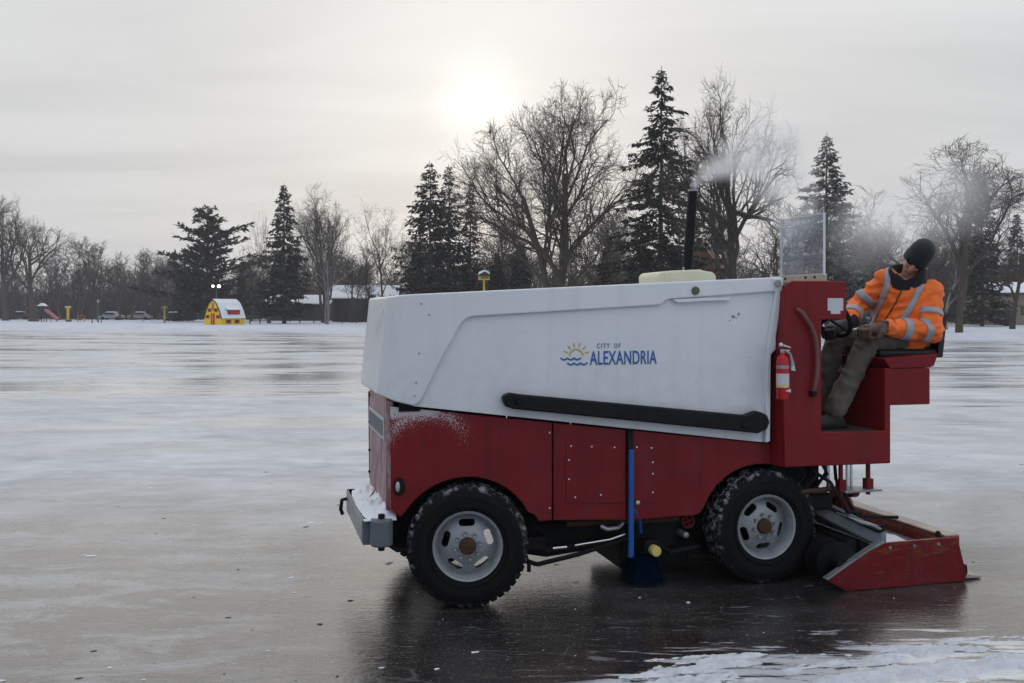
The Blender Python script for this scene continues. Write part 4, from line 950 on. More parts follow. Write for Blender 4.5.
# --- body: one continuous figure under the clothes
mb = MB(); torso(mb, -0.035, 7)
for sh, el, wr in ((shL, elL, wrL), (shR, elR, wrR)): limb(mb, [sh, mix_(sh, el, 0.5), el, mix_(el, wr, 0.4), wr], [0.055, 0.048, 0.040, 0.040, 0.028])
for hp, kn, an in ((hipL, kneeL, ankL), (hipR, kneeR, ankR)): limb(mb, [hp, mix_(hp, kn, 0.5), kn, mix_(kn, an, 0.35), an, an + Vn(-0.03, 0, -0.07)], [0.080, 0.072, 0.055, 0.052, 0.036, 0.03])
limb(mb, [neck + Vn(0, 0, -0.05), mix_(neck, headc, 0.45), headc - HU * 0.05], [0.062, 0.060, 0.065])
hd = []   # head rings along the head axis: jaw to crown
for s_, a, b, fo in ((-0.118, 0.020, 0.026, 0.052), (-0.108, 0.036, 0.044, 0.042), (-0.080, 0.052, 0.068, 0.022), (-0.045, 0.062, 0.084, 0.008), (-0.005, 0.069, 0.092, 0.002), (0.04, 0.073, 0.094, -0.003), (0.08, 0.066, 0.084, -0.006), (0.108, 0.044, 0.058, -0.008), (0.120, 0.018, 0.024, -0.008)):
    hd.append(ring_ell(headc + HU * s_ + HF * fo, HS, HF, a, b, 20, 2.2))
mb.rings(hd)
nose = headc + HF * 0.094
mb.tube([nose + HU * 0.012 - HF * 0.012, nose - HU * 0.018 + HF * 0.010, nose - HU * 0.038 + HF * 0.018, nose - HU * 0.046 - HF * 0.006], [0.010, 0.013, 0.017, 0.012], 10)
for sg in (-1, 1):
    mb.ball(nose - HU * 0.040 + HS * 0.011 * sg - HF * 0.002, 0.0105, 8, 6)
    e_ = headc + HS * 0.072 * sg - HU * 0.015 - HF * 0.006; mb.tube([e_ - HU * 0.028, e_ + HS * 0.010 * sg, e_ + HU * 0.026], [0.008, 0.014, 0.012], 8)
    mb.ball(headc + HF * 0.075 + HS * 0.034 * sg - HU * 0.028, 0.020, 8, 6)          # cheek
mb.tube([headc + HF * 0.088 - HU * 0.072 + HS * 0.022, headc + HF * 0.097 - HU * 0.070, headc + HF * 0.088 - HU * 0.072 - HS * 0.022], [0.006, 0.009, 0.006], 8)
mb.ball(headc + HF * 0.078 - HU * 0.104, 0.020, 10, 8)
body = fuse(mb, 'body', 'skin', pe, 0.0075, 3)
mb = MB().tube([headc + HF * 0.102 - HU * 0.0735 + HS * 0.022 - HF * 0.010, headc + HF * 0.1045 - HU * 0.072, headc + HF * 0.102 - HU * 0.0735 - HS * 0.022 - HF * 0.010], 0.0035, 6)
M['lip'] = mat('lip', (0.22, 0.075, 0.06), 0.5); mb.build('mouth', 'lip', body, True)
# sunglasses
mb = MB()
for sg in (-1, 1):
    c = headc + HF * 0.094 + HS * 0.033 * sg + HU * 0.006
    lens = ring_ell(c - HF * 0.006 * 0, HS, HU, 0.029, 0.020, 16, 2.6); mb.rings([[p - HF * (0.006 + 0.014 * abs((p - headc).dot(HS)) / 0.06) for p in lens], [p + HF * (0.006 - 0.014 * abs((p - headc).dot(HS)) / 0.06) for p in lens]])
    mb.tube([c + HS * 0.028 * sg - HF * 0.012, headc + HS * 0.076 * sg + HF * 0.03 + HU * 0.006, headc + HS * 0.078 * sg - HF * 0.02], 0.005, 6)
mb.tube([headc + HF * 0.098 + HS * 0.008 + HU * 0.01, headc + HF * 0.098 - HS * 0.008 + HU * 0.01], 0.004, 6)
mb.build('sunglasses', 'shades', pe, True).location = -BASE
# beanie: pulled down to the brow, soft crown
rg_ = []
for s_, a, b, fo in ((-0.004, 0.088, 0.106, -0.010), (0.010, 0.093, 0.113, -0.010), (0.056, 0.095, 0.115, -0.010), (0.062, 0.091, 0.111, -0.010), (0.100, 0.089, 0.108, -0.014), (0.138, 0.074, 0.090, -0.020), (0.162, 0.050, 0.063, -0.024), (0.173, 0.022, 0.030, -0.026)):
    c = headc + HU * s_ + HF * fo; r0_ = ring_ell(c, HS, HF, a, b, 40, 2.1)
    tilt = [p - HU * 0.030 * (1 - max(0, (p - c).dot(HF)) / 0.11) * (1 if s_ < 0.07 else 0.3) for p in r0_]      # lower at the back
    rg_.append([p + (p - c).normalized() * (0.0035 * (j % 2) if s_ < 0.15 else 0) for j, p in enumerate(tilt)])
MB().rings(rg_).build('beanie', 'knit', pe, True, ang=80).location = -BASE
# --- jacket
mb = MB(); torso(mb, 0.018, 6)
SL = [shL + Vn(-0.02, 0.02, 0.0), mix_(shL, elL, 0.35), mix_(shL, elL, 0.75), elL + Vn(0.015, -0.02, -0.01), mix_(elL, wrL, 0.35), mix_(elL, wrL, 0.75), mix_(elL, wrL, 0.96)]
SLr = [0.096, 0.092, 0.086, 0.083, 0.078, 0.070, 0.062]
SR = [shR + Vn(0.02, -0.01, 0.0), mix_(shR, elR, 0.35), mix_(shR, elR, 0.75), elR, mix_(elR, wrR, 0.35), mix_(elR, wrR, 0.75), mix_(elR, wrR, 0.95)]
SRr = [0.090, 0.084, 0.078, 0.076, 0.070, 0.064, 0.056]
limb(mb, SL, SLr, 16); limb(mb, SR, SRr, 16)
mb.ball(shL + Vn(0.0, 0, 0.01), 0.098, 14, 10); mb.ball(shR + Vn(0, 0, 0.01), 0.094, 14, 10)
jk = fuse(mb, 'jacket', 'hivis', pe, 0.010, 8, fold=0.016, fscale=8.5, stretch=(1.0, 1.0, 1.9), seed=3, ridged=True)
bvh = BVHTree.FromPolygons([v_.co for v_ in jk.data.vertices], [p.vertices for p in jk.data.polygons])
def strip(name, path, m, par=jk, lift=0.0045, closed=False):
    """path: list of (origin_a, origin_b, direction); both edges dropped on the jacket"""
    vs = []; fs = []
    for oa, ob, dr in path:
        row = []
        for f_ in (0, 0.33, 0.67, 1):
            o_ = oa + (ob - oa) * f_; h = bvh.ray_cast(o_, dr, 1.5)
            if h[0] is None: row = None; break
            row.append(h[0] - dr * lift * 0.4 + h[1] * lift)
        if row is None:
            if vs: break
            continue
        vs += row
    n = len(vs) // 4
    for i in range(n - 1):
        for j in range(3): fs.append((i * 4 + j, i * 4 + j + 1, (i + 1) * 4 + j + 1, (i + 1) * 4 + j))
    if closed:
        for j in range(3): fs.append(((n - 1) * 4 + j, (n - 1) * 4 + j + 1, j + 1, j))
    if n < 2: return None
    me = bpy.data.meshes.new(name); me.from_pydata([tuple(p) for p in vs], [], fs); me.polygons.foreach_set('use_smooth', [True] * len(fs))
    o = link(name, me, m, par); s_ = o.modifiers.new('t', 'SOLIDIFY'); s_.thickness = 0.002; s_.offset = 0; return o
def cuff_band(a, b, f0, f1, name='reflective_band', m='reflect', rr=0.08):
    """a ring of tape laid round a sleeve, measured outwards from the arm's axis"""
    ax = (b - a).normalized(); e1_ = ax.orthogonal().normalized(); e2_ = ax.cross(e1_); vs = []; fs = []; n = 24
    for q in range(n):
        r_ = e1_ * math.cos(2 * PI * q / n) + e2_ * math.sin(2 * PI * q / n)
        for k_ in range(4):
            p0 = mix_(a, b, f0 + (f1 - f0) * k_ / 3); h = bvh.ray_cast(p0, r_, 0.5); dd = h[3] if h[0] is not None else rr
            if dd > rr * 1.22: dd = rr * 1.0
            vs.append(p0 + r_ * (max(dd, rr * 0.7) + 0.005))
    for q in range(n):
        for k_ in range(3): fs.append((q * 4 + k_, q * 4 + k_ + 1, ((q + 1) % n) * 4 + k_ + 1, ((q + 1) % n) * 4 + k_))
    me = bpy.data.meshes.new(name); me.from_pydata([tuple(p) for p in vs], [], fs); me.polygons.foreach_set('use_smooth', [True] * len(fs))
    o = link(name, me, m, jk); s_ = o.modifiers.new('t', 'SOLIDIFY'); s_.thickness = 0.002; s_.offset = 0; return o
def cuff_safe(a, b, f0, f1, r_):
    return cuff_band(a, b, f0, f1, rr=r_)
cuff_safe(elL, wrL, 0.52, 0.70, 0.076); cuff_safe(elL, wrL, 0.08, 0.24, 0.082)
cuff_safe(shL, elL, 0.48, 0.64, 0.092); cuff_safe(elR, wrR, 0.40, 0.62, 0.070); cuff_safe(shR, elR, 0.55, 0.76, 0.080)
# stripes down the chest and over the shoulders
def chest(s_off, wd, top_only=False):
    path = []
    for i in range(26):
        f_ = i / 25; k_ = f_ * 5.0; a_ = int(min(k_, 4.999)); g = k_ - a_
        c = mix_(lv[a_][0], lv[a_ + 1][0], g); wx = mix_(lv[a_][1].normalized(), lv[a_ + 1][1].normalized(), g); w_, fr_ = frame(wx)
        fr_ = fr_ if fr_.y < 0 or fr_.x < 0 else -fr_
        path.append((c + w_ * (s_off - wd / 2) + fr_ * 0.22, c + w_ * (s_off + wd / 2) + fr_ * 0.22, -fr_))
    c = lv[5][0]; w_, fr_ = frame(WX)
    for i in range(12):
        q = R(10 + 85 * i / 11); dr = fr_ * math.cos(q) + UPT * math.sin(q)
        path.append((c + w_ * (s_off - wd / 2) + dr * 0.25, c + w_ * (s_off + wd / 2) + dr * 0.25, -dr))
    return path
strip('reflective_band', chest(0.118, 0.046), 'reflect'); strip('reflective_band', chest(-0.118, 0.046), 'reflect')
strip('zip', chest(0.0, 0.009)[:26], 'zip', lift=0.006)
path = []
for q in range(0, 360, 12):
    c = Vn(3.568, 0.27, 1.835); r_ = Vn(math.cos(R(q)), math.sin(R(q)), 0); path.append((c + r_ * 0.30 - UPT * 0.024, c + r_ * 0.30 + UPT * 0.024, -r_))
strip('reflective_band', path, 'reflect', closed=True)
# hem rib and cuffs
mb = MB(); w_, f_ = frame(Vn(0.15, -1, 0)); mb.rings([ring_ell(Vn(3.56, 0.28, 1.665), w_, f_, 0.205, 0.168, 24, 2.3), ring_ell(Vn(3.56, 0.28, 1.705), w_, f_, 0.216, 0.178, 24, 2.3)]); mb.build('hem', 'collar_m', pe, True).location = -BASE
# collar: black fleece standing round the neck, open in front
rg_ = []; w_, f_ = frame(WX); fr_ = f_ if f_.y < 0 or f_.x < 0 else -f_
for z_, a, b, th in ((-0.05, 0.150, 0.128, 0), (0.015, 0.140, 0.122, 0), (0.065, 0.134, 0.124, 0), (0.080, 0.124, 0.114, 0), (0.068, 0.110, 0.100, 0), (0.0, 0.105, 0.095, 0)):
    c = neck + UPT * z_ + fr_ * 0.012; rr_ = ring_ell(c, w_, fr_, a, b, 28, 2.0)
    rg_.append([p - UPT * 0.075 * max(0, ((p - c).dot(fr_) / b)) ** 3 * (1 if z_ > 0 else 0.3) for p in rr_])
MB().rings(rg_, False).build('collar', 'collar_m', pe, True, ang=80).location = -BASE
# collar lapels folded out on the chest
mb = MB()
for sg, ln, dn in ((1, 0.125, 0.115), (-1, 0.085, 0.085)):
    c0 = neck + fr_ * 0.118
    pts = [c0 + UPT * 0.005 + w_ * 0.010 * sg, c0 - UPT * dn + w_ * 0.030 * sg + fr_ * 0.022, c0 - UPT * 0.015 + w_ * ln * sg - fr_ * 0.025, c0 + UPT * 0.045 + w_ * (ln * 0.9) * sg - fr_ * 0.06]
    mb.add(pts + [p - fr_ * 0.05 - UPT * 0.01 for p in pts], [(0, 1, 2, 3), (4, 7, 6, 5), (0, 4, 5, 1), (1, 5, 6, 2), (2, 6, 7, 3), (3, 7, 4, 0)])
o = mb.build('lapels', 'collar_m', pe, False, 0.012, 3); o.location = -BASE
# scarf / shirt showing at the throat
mb = MB().ball(neck + fr_ * 0.085 - UPT * 0.02, (0.032, 0.032, 0.028), 12, 8); M['scarf'] = fabric('grey_shirt', (0.16, 0.17, 0.18)); mb.build('shirt', 'scarf', pe, True).location = -BASE
# --- trousers
mb = MB()
limb(mb, [Vn(3.56, 0.28, 1.74), Vn(3.56, 0.28, 1.79)], [0.15, 0.15], 16)
for hp, kn, an, b_ in ((hipL, kneeL, ankL, 1), (hipR, kneeR, ankR, 0)):
    limb(mb, [hp + Vn(0.08, 0, 0.01), hp, mix_(hp, kn, 0.35), mix_(hp, kn, 0.75), kn + Vn(0.0, 0, 0.005), mix_(kn, an, 0.25), mix_(kn, an, 0.6), mix_(kn, an, 0.94)], [0.100, 0.105, 0.100, 0.090, 0.088, 0.082, 0.080, 0.083], 16)
tro = fuse(mb, 'trousers', 'trousers_m', pe, 0.011, 6, fold=0.013, fscale=9.0, stretch=(1.6, 1, 1.2), seed=8, ridged=True)
# --- boots
for an, yw in ((ankL, -0.10), (ankR, 0.05)):
    mb = MB(); fwd = Vn(-math.cos(yw), math.sin(yw), 0).normalized(); g = Vn(an.x, an.y, 1.0765)
    limb(mb, [an + Vn(0.02, 0, 0.045), an + Vn(0.01, 0, 0.0), Vn(an.x + 0.01, an.y, 1.125)], [0.060, 0.062, 0.058], 12)
    limb(mb, [g + Vn(0, 0, 0.05) - fwd * 0.05, g + Vn(0, 0, 0.052) + fwd * 0.06, g + Vn(0, 0, 0.046) + fwd * 0.14, g + Vn(0, 0, 0.040) + fwd * 0.20], [0.050, 0.052, 0.050, 0.040], 12)
    bt = fuse(mb, 'boot', 'boot_m', pe, 0.009, 3)
    pl = [g - fwd * 0.10 + Vn(0, s_, 0) for s_ in (-0.036, 0.036)] + [g + fwd * 0.06 + Vn(0, 0.046, 0), g + fwd * 0.18 + Vn(0, 0.046, 0), g + fwd * 0.24 + Vn(0, 0.02, 0), g + fwd * 0.24 + Vn(0, -0.02, 0), g + fwd * 0.18 + Vn(0, -0.046, 0), g + fwd * 0.06 + Vn(0, -0.046, 0)]
    pl = [pl[0], pl[1]] + pl[2:]; so_ = MB().prism_axis([(p.x, p.y) for p in pl], 1.0768, 1.098, 'z').build('sole', 'rubber', bt, False, 0.004)
# --- gloves: palm, four fingers and thumb closed on the rim
def glove(wr, tip, m, side, name, cuff_m, seed, K=1.45):
    d_ = (tip - wr).normalized(); rim_t = None
    d0_ = d_.copy()
    # the rim passes at the finger tips; curl the fingers round it
    nrm = Vn(0, 0, 1); sdv = d_.cross(nrm).normalized() * side; nrm = sdv.cross(d_).normalized() * side; d_ = d_ * K; sdv = sdv * K; nrm = nrm * K
    mb = MB(); pc = wr + d_ * 0.075
    palm = [ring_ell(wr + d_ * s_, sdv, nrm, a, b, 16, 2.6) for s_, a, b in ((0.0, 0.034, 0.030), (0.035, 0.042, 0.031), (0.075, 0.050, 0.030), (0.105, 0.050, 0.027), (0.115, 0.046, 0.022))]
    mb.rings(palm)
    for k_, (off, L) in enumerate(((-0.037, 0.070), (-0.0125, 0.080), (0.0125, 0.076), (0.036, 0.060))):
        p0 = wr + d_ * 0.098 + sdv * off + nrm * 0.008; a1 = d_ * 0.9 - nrm * 0.25; a2 = d_ * 0.15 - nrm * 1.0; a3 = -d_ * 0.85 - nrm * 0.45
        p1 = p0 + a1.normalized() * K * L * 0.45; p2 = p1 + a2.normalized() * K * L * 0.42; p3 = p2 + a3.normalized() * K * L * 0.34
        limb(mb, [p0, p1, p2, p3], [0.0145 * K, 0.0135 * K, 0.0125 * K, 0.0105 * K], 10)
    t0_ = wr + d_ * 0.030 - sdv * 0.036 - nrm * 0.004; t1 = t0_ + d_ * 0.034 - sdv * 0.022 - nrm * 0.014; t2 = t1 + d_ * 0.030 - nrm * 0.022 + sdv * 0.004
    limb(mb, [t0_, t1, t2], [0.018 * K, 0.0155 * K, 0.012 * K], 10)
    o = fuse(mb, name, m, pe, 0.0055, 2)
    mb = MB().tube([wr - d_ * 0.055, wr - d_ * 0.02, wr + d_ * 0.028], [0.058, 0.056, 0.043], 16); mb.build('glove_cuff', cuff_m, o, True)
    return o
glove(wrL + Vn(-0.03, 0.0, 0.0), Vn(2.90, -0.05, 1.80), 'glove_m', 1, 'glove', 'collar_m', 1)
glove(wrR + Vn(-0.02, -0.01, -0.01), Vn(2.86, 0.225, 1.80), 'glove_dark', -1, 'glove', 'collar_m', 2)
# ================================================================== THE PARK ACROSS THE ICE
M['barn_yellow'] = mat('barn_yellow_paint', (0.80, 0.56, 0.014), 0.6, var=0.08)
M['barn_red'] = mat('barn_red_paint', (0.50, 0.02, 0.015), 0.6, var=0.08)
M['dark_pane'] = mat('dark_pane', (0.015, 0.018, 0.02), 0.2, var=0.2)
M['roof_dark'] = mat('dark_shingle', (0.05, 0.045, 0.045), 0.8, var=0.2)
M['wall_dark'] = mat('dark_timber_wall', (0.035, 0.03, 0.028), 0.8, var=0.3)
M['wall_tan'] = mat('tan_siding', (0.22, 0.18, 0.125), 0.8, var=0.15)
M['brown_roof'] = mat('rust_brown_shingle', (0.20, 0.085, 0.045), 0.8, var=0.25, scale=2)
M['post_wood'] = mat('grey_fence_wood', (0.06, 0.052, 0.047), 0.85, var=0.3)
M['teal'] = mat('weathered_teal_paint', (0.10, 0.16, 0.16), 0.6, var=0.15)
M['tan_post'] = mat('tan_post_paint', (0.34, 0.24, 0.09), 0.7, var=0.15)
M['slide_red'] = mat('faded_red_plastic', (0.42, 0.17, 0.17), 0.5, var=0.15)
M['grey_metal'] = mat('galvanised_pole', (0.14, 0.15, 0.155), 0.5, metal=0.5, var=0.15)
M['car_grey'] = mat('dark_blue_car_paint', (0.03, 0.04, 0.06), 0.3, var=0.1)
M['car_light'] = mat('silver_car_paint', (0.30, 0.31, 0.33), 0.3, var=0.1)
def place(name, px_, Y, rz, label, cat, group=None):
    p = from_px(px_, Y); o = empty(name, (p.x, p.y, ground_z(p.x, p.y) - 0.03), rz); return tag(o, label, cat, group)

# --- yellow barn playhouse: gambrel gable to the left, snow on the roof, dormer
b = place('barn_playhouse', 224.5, 122, R(-36), 'small yellow barn playhouse with red door and snow-covered roof', 'playhouse')
hw, hl = 1.75, 1.75
gam = [(-hw, 0.0), (-hw, 0.75), (-1.32, 1.75), (-0.75, 2.65), (0.0, 3.12), (0.75, 2.65), (1.32, 1.75), (hw, 0.75), (hw, 0.0)]
MB().prism(gam, -hl, hl).build('wall', 'barn_yellow', b)
def roofshell(g, t0, t1, y0, y1):
    a = [(x_ * (1 + t0 / 1.75), z_ + t0 * (0.4 + 0.6 * (1 - abs(x_) / hw))) for x_, z_ in g]; c = [(x_ * (1 + t1 / 1.75), z_ + t1 * (0.4 + 0.6 * (1 - abs(x_) / hw))) for x_, z_ in g]
    return MB().prism(a + c[::-1], y0, y1)
rf = roofshell(gam[1:8], 0.01, 0.10, -hl - 0.14, hl + 0.14).build('roof', 'roof_dark', b)
roofshell(gam[1:8], 0.102, 0.15, -hl - 0.02, hl + 0.08).build('roof_snow', 'snow_lump', rf)
dr = MB().box(-0.36, 0.36, -hl - 0.05, -hl + 0.02, 0.0, 1.45).build('door', 'barn_red', b)
MB().box(-0.03, 0.03, -hl - 0.07, -hl - 0.05, 0.0, 1.45).build('door_edge', 'barn_yellow', dr)
def win(x_, z_, w_, h_, side=False):
    if not side:
        f_ = MB().box(x_ - w_ / 2, x_ + w_ / 2, -hl - 0.04, -hl + 0.02, z_ - h_ / 2, z_ + h_ / 2).build('window', 'dark_pane', b)
        for sg in (-1, 1): MB().box(x_ + sg * (w_ / 2 + 0.10) - 0.09, x_ + sg * (w_ / 2 + 0.10) + 0.09, -hl - 0.05, -hl + 0.02, z_ - h_ / 2, z_ + h_ / 2).build('shutter', 'barn_red', f_)
    else:
        f_ = MB().box(hw - 0.02, hw + 0.05, x_ - w_ / 2, x_ + w_ / 2, z_ - h_ / 2, z_ + h_ / 2).build('window', 'dark_pane', b)
        for sg in (-1, 1): MB().box(hw - 0.02, hw + 0.06, x_ + sg * (w_ / 2 + 0.12) - 0.10, x_ + sg * (w_ / 2 + 0.12) + 0.10, z_ - h_ / 2, z_ + h_ / 2).build('shutter', 'barn_red', f_)
for x_ in (-0.62, 0.62): win(x_, 1.85, 0.36, 0.42)
for x_ in (-1.05, 1.05): win(x_, 1.02, 0.36, 0.42)
MB().box(-0.12, 0.12, -hl - 0.045, -hl + 0.02, 1.85, 2.75).build('gable_trim', 'barn_red', b)
for y_ in (-0.75, 0.55): win(y_, 0.42, 0.34, 0.42, True)
dm = MB().prism([(0.95, 1.75), (1.72, 1.30), (1.72, 1.85), (1.0, 2.25)], -0.75, 1.05).build('dormer', 'roof_dark', b)
MB().box(1.70, 1.735, -0.6, 0.9, 1.40, 1.74).build('dormer_pane', 'barn_red', dm)
MB().prism([(0.75, 2.35), (1.80, 1.86), (1.80, 1.96), (0.80, 2.47)], -0.85, 1.15).build('dormer_snow', 'snow_lump', dm)

# --- rail fences
def rail_fence(px0, Y0, px1, Y1, n, h_, label, rails=2):
    a, c = from_px(px0, Y0), from_px(px1, Y1); rz = math.atan2(c.y - a.y, c.x - a.x); L = (c - a).length
    o = empty('rail_fence', (a.x, a.y, ground_z(a.x, a.y) - 0.02), rz); tag(o, label, 'fence')
    post = MB().box(-0.06, 0.06, -0.06, 0.06, 0, h_).mesh('post')
    for i in range(n): link('post', post, 'post_wood', o).location = (L * i / (n - 1), 0, 0)
    rail = MB().box(0, L / (n - 1), -0.03, 0.03, -0.05, 0.05).mesh('rail')
    for i in range(n - 1):
        for k_ in range(rails): link('rail', rail, 'post_wood', o).location = (L * i / (n - 1), -0.07, h_ * (0.88 - 0.42 * k_))
rail_fence(250, 126, 270, 128, 3, 1.0, 'low wooden rail fence beside the yellow barn playhouse')
rail_fence(286, 138, 400, 134, 9, 0.8, 'long low rail fence in front of the dark pavilion', 1)

# --- floodlight pole behind the barn, lamps lit
fl = place('floodlight_pole', 216.5, 128, 0, 'pole with two lit white floodlights above the yellow barn', 'floodlight')
MB().tube([(0, 0, 0), (0, 0, 5.1)], [0.09, 0.06], 8).build('pole', 'grey_metal', fl, True)
MB().box(-0.5, 0.5, -0.04, 0.04, 4.95, 5.03).build('crossarm', 'grey_metal', fl)
t = NT('lit_lamp'); t.set(Emission_Color=(1.0, 0.96, 0.80), Emission_Strength=9.0, Base_Color=(0.8, 0.8, 0.7)); M['lit'] = t.m
for x_, s_ in ((-0.42, 0.15), (0.38, 0.20)):
    h_ = MB().lathe([(0.001, 0.10), (s_ * 0.6, 0.08), (s_ + 0.04, -0.10), (s_ + 0.03, -0.11), (s_ * 0.5, 0.05)], 16, 'y', (x_, -0.10, 5.05)).build('lamp_head', 'grey_metal', fl, True)
    MB().lathe([(0.001, -0.16), (s_ * 0.7, -0.14), (s_, -0.08), (s_ * 0.8, 0.0)], 16, 'y', (x_, -0.10, 5.05)).build('lamp', 'lit', h_, True)

# --- playground at the left
sl_ = place('playground_slide', 48, 150, 0, 'faded red tube slide on a small playground tower at left', 'slide')
MB().box(-1.3, -0.4, -0.5, 0.5, 1.35, 1.5).build('platform', 'post_wood', sl_)
for x_ in (-1.25, -0.45):
    for y_ in (-0.45, 0.45): MB().box(x_ - 0.05, x_ + 0.05, y_ - 0.05, y_ + 0.05, 0, 2.6).build('post', 'post_wood', sl_)
MB().prism([(-1.45, 2.55), (-0.85, 3.0), (-0.25, 2.55)], -0.6, 0.6).build('canopy', 'snow_lump', sl_)
tb_ = MB().tube([(-0.5, 0, 1.85), (-0.1, 0, 1.75), (0.9, 0, 0.95), (1.3, 0, 0.62), (1.6, 0, 0.5)], 0.30, 12).build('slide_tube', 'slide_red', sl_, True)
MB().tube([(1.3, 0, 0.0), (1.3, 0, 0.5)], 0.05, 6).build('support', 'grey_metal', sl_)
for i in range(5): MB().box(-1.42 + 0.0, -1.36, -0.3, 0.3, 0.25 * i + 0.2, 0.25 * i + 0.25).build('rung', 'grey_metal', sl_)
yp = place('playground_post', 68, 152, 0.2, 'yellow playground post with short crossbar beside the slide', 'post')
MB().box(-0.17, 0.17, -0.12, 0.12, 0, 2.35).build('post', 'yellow', yp); MB().box(-0.42, 0.42, -0.14, 0.14, 2.2, 2.45).build('crossbar', 'yellow', yp); MB().box(-0.42, 0.42, -0.14, 0.14, 2.451, 2.53).build('snow_cap', 'snow_lump', yp); MB().box(-0.3, 0.5, -0.25, 0.25, 0, 0.35).build('footing', 'car_grey', yp)
cl_ = place('climbing_frame', 81, 152, 0.4, 'low orange climbing frame just right of the yellow post', 'climbing frame')
M['orange_p'] = mat('faded_orange_paint', (0.36, 0.17, 0.04), 0.6)
for x_ in (-0.5, 0.5):
    MB().tube([(x_, -0.6, 0), (x_, 0, 0.9), (x_, 0.6, 0)], 0.06, 6).build('leg', 'orange_p', cl_)
for k_ in range(3): MB().tube([(-0.5, -0.6 + 0.3 * k_, 0.45 * k_), (0.5, -0.6 + 0.3 * k_, 0.45 * k_)], 0.05, 6).build('rung', 'orange_p', cl_)
lp = place('lamp_post', 98, 146, 0, 'weathered teal lamp post on the snow at left', 'lamp post')
MB().lathe([(0.16, 0.0), (0.12, 0.4), (0.075, 0.6), (0.06, 2.9), (0.10, 2.95), (0.001, 2.98)], 10, 'z').build('pole', 'teal', lp, True)
MB().lathe([(0.08, 2.95), (0.18, 3.15), (0.16, 3.4), (0.05, 3.5), (0.001, 3.52)], 10, 'z').build('lantern', 'lens', lp, True)
tp = place('sign_post', 164.5, 136, 0, 'tan wooden post with short crossbar on the left snow', 'post')
MB().box(-0.11, 0.11, -0.1, 0.1, 0, 2.5).build('post', 'tan_post', tp); MB().box(-0.42, 0.42, -0.08, 0.08, 2.15, 2.35).build('crossbar', 'tan_post', tp); MB().box(-0.2, 0.2, -0.15, 0.15, 0.7, 0.95).build('plate', 'tan_post', tp)
fd = place('bird_feeder', 484, 72, 0.2, 'yellow roofed bird feeder on a tall post above the tank', 'bird feeder')
zc = top_z(275, 72)
MB().box(-0.06, 0.06, -0.06, 0.06, 0, zc - 0.2).build('post', 'yellow', fd); MB().box(-0.40, 0.40, -0.3, 0.3, zc - 0.22, zc - 0.14).build('tray', 'yellow', fd)
for x_ in (-0.32, 0.32): MB().box(x_ - 0.05, x_ + 0.05, -0.25, 0.25, zc - 0.14, zc + 0.16).build('upright', 'yellow', fd)
MB().box(-0.18, 0.18, -0.18, 0.18, zc - 0.14, zc + 0.14).build('hopper', 'tan_post', fd)
rf = MB().prism([(-0.50, zc + 0.12), (0.0, zc + 0.40), (0.50, zc + 0.12), (0.42, zc + 0.08), (-0.42, zc + 0.08)], -0.4, 0.4).build('roof', 'roof_dark', fd)
MB().prism([(-0.40, zc + 0.20), (-0.30, zc + 0.40), (0.0, zc + 0.52), (0.30, zc + 0.40), (0.40, zc + 0.20), (0.0, zc + 0.405)], -0.38, 0.38).build('roof_snow', 'snow_lump', rf)
gr = place('park_grill', 382.5, 128, 0.3, 'small dark park grill on a post near the tank nose', 'grill')
MB().tube([(0, 0, 0), (0, 0, 0.8)], 0.05, 8).build('post', 'wall_dark', gr); MB().prism([(-0.34, 1.05), (0.34, 1.05), (0.28, 0.8), (-0.28, 0.8)], -0.25, 0.25).build('firebox', 'wall_dark', gr)
MB().box(-0.3, 0.3, -0.2, 0.2, 1.051, 1.10).build('snow_cap', 'snow_lump', gr)

# --- houses behind the trees
def house(px_, Y, rz, w_, d_, eave, ridge, wall_m, roof_m, label, snow=True, name='house', wins=(), door=None, over=0.5):
    o = place(name, px_, Y, rz, label, 'building')
    MB().box(-w_ / 2, w_ / 2, -d_ / 2, d_ / 2, 0, eave).build('wall', wall_m, o)
    pr = [(-d_ / 2 - over, eave - 0.05), (0, ridge), (d_ / 2 + over, eave - 0.05), (d_ / 2 + over, eave - 0.25), (0, ridge - 0.2), (-d_ / 2 - over, eave - 0.25)]
    rf = MB().prism_axis(pr, -w_ / 2 - over, w_ / 2 + over, 'x').build('roof', roof_m, o)
    for sg in (-1, 1): MB().prism_axis([(sg * d_ / 2, eave), (0, ridge - 0.22), (-sg * d_ / 2, eave)], sg * (w_ / 2 - 0.05), sg * w_ / 2, 'x').build('gable', wall_m, o)
    if snow:
        pr = [(-d_ / 2 - over - 0.02, eave - 0.02), (0, ridge + 0.03), (d_ / 2 + over + 0.02, eave - 0.02), (d_ / 2 + over, eave + 0.14), (0, ridge + 0.22), (-d_ / 2 - over, eave + 0.14)]
        MB().prism_axis(pr, -w_ / 2 - over + 0.03, w_ / 2 + over - 0.03, 'x').build('roof_snow', 'snow_lump', rf)
    for (x_, z_, ww, hh) in wins:
        f_ = MB().box(x_ - ww / 2 - 0.08, x_ + ww / 2 + 0.08, -d_ / 2 - 0.05, -d_ / 2 + 0.02, z_ - hh / 2 - 0.08, z_ + hh / 2 + 0.08).build('window', 'post_wood', o)
        MB().box(x_ - ww / 2, x_ + ww / 2, -d_ / 2 - 0.07, -d_ / 2 - 0.04, z_ - hh / 2, z_ + hh / 2).build('pane', M['pane'], f_)
    if door: MB().box(door - 0.5, door + 0.5, -d_ / 2 - 0.06, -d_ / 2 + 0.02, 0, 2.1).build('door', 'post_wood', o)
    return o
M['pane'] = mat('reflecting_pane', (0.05, 0.06, 0.07), 0.15, var=0.2)
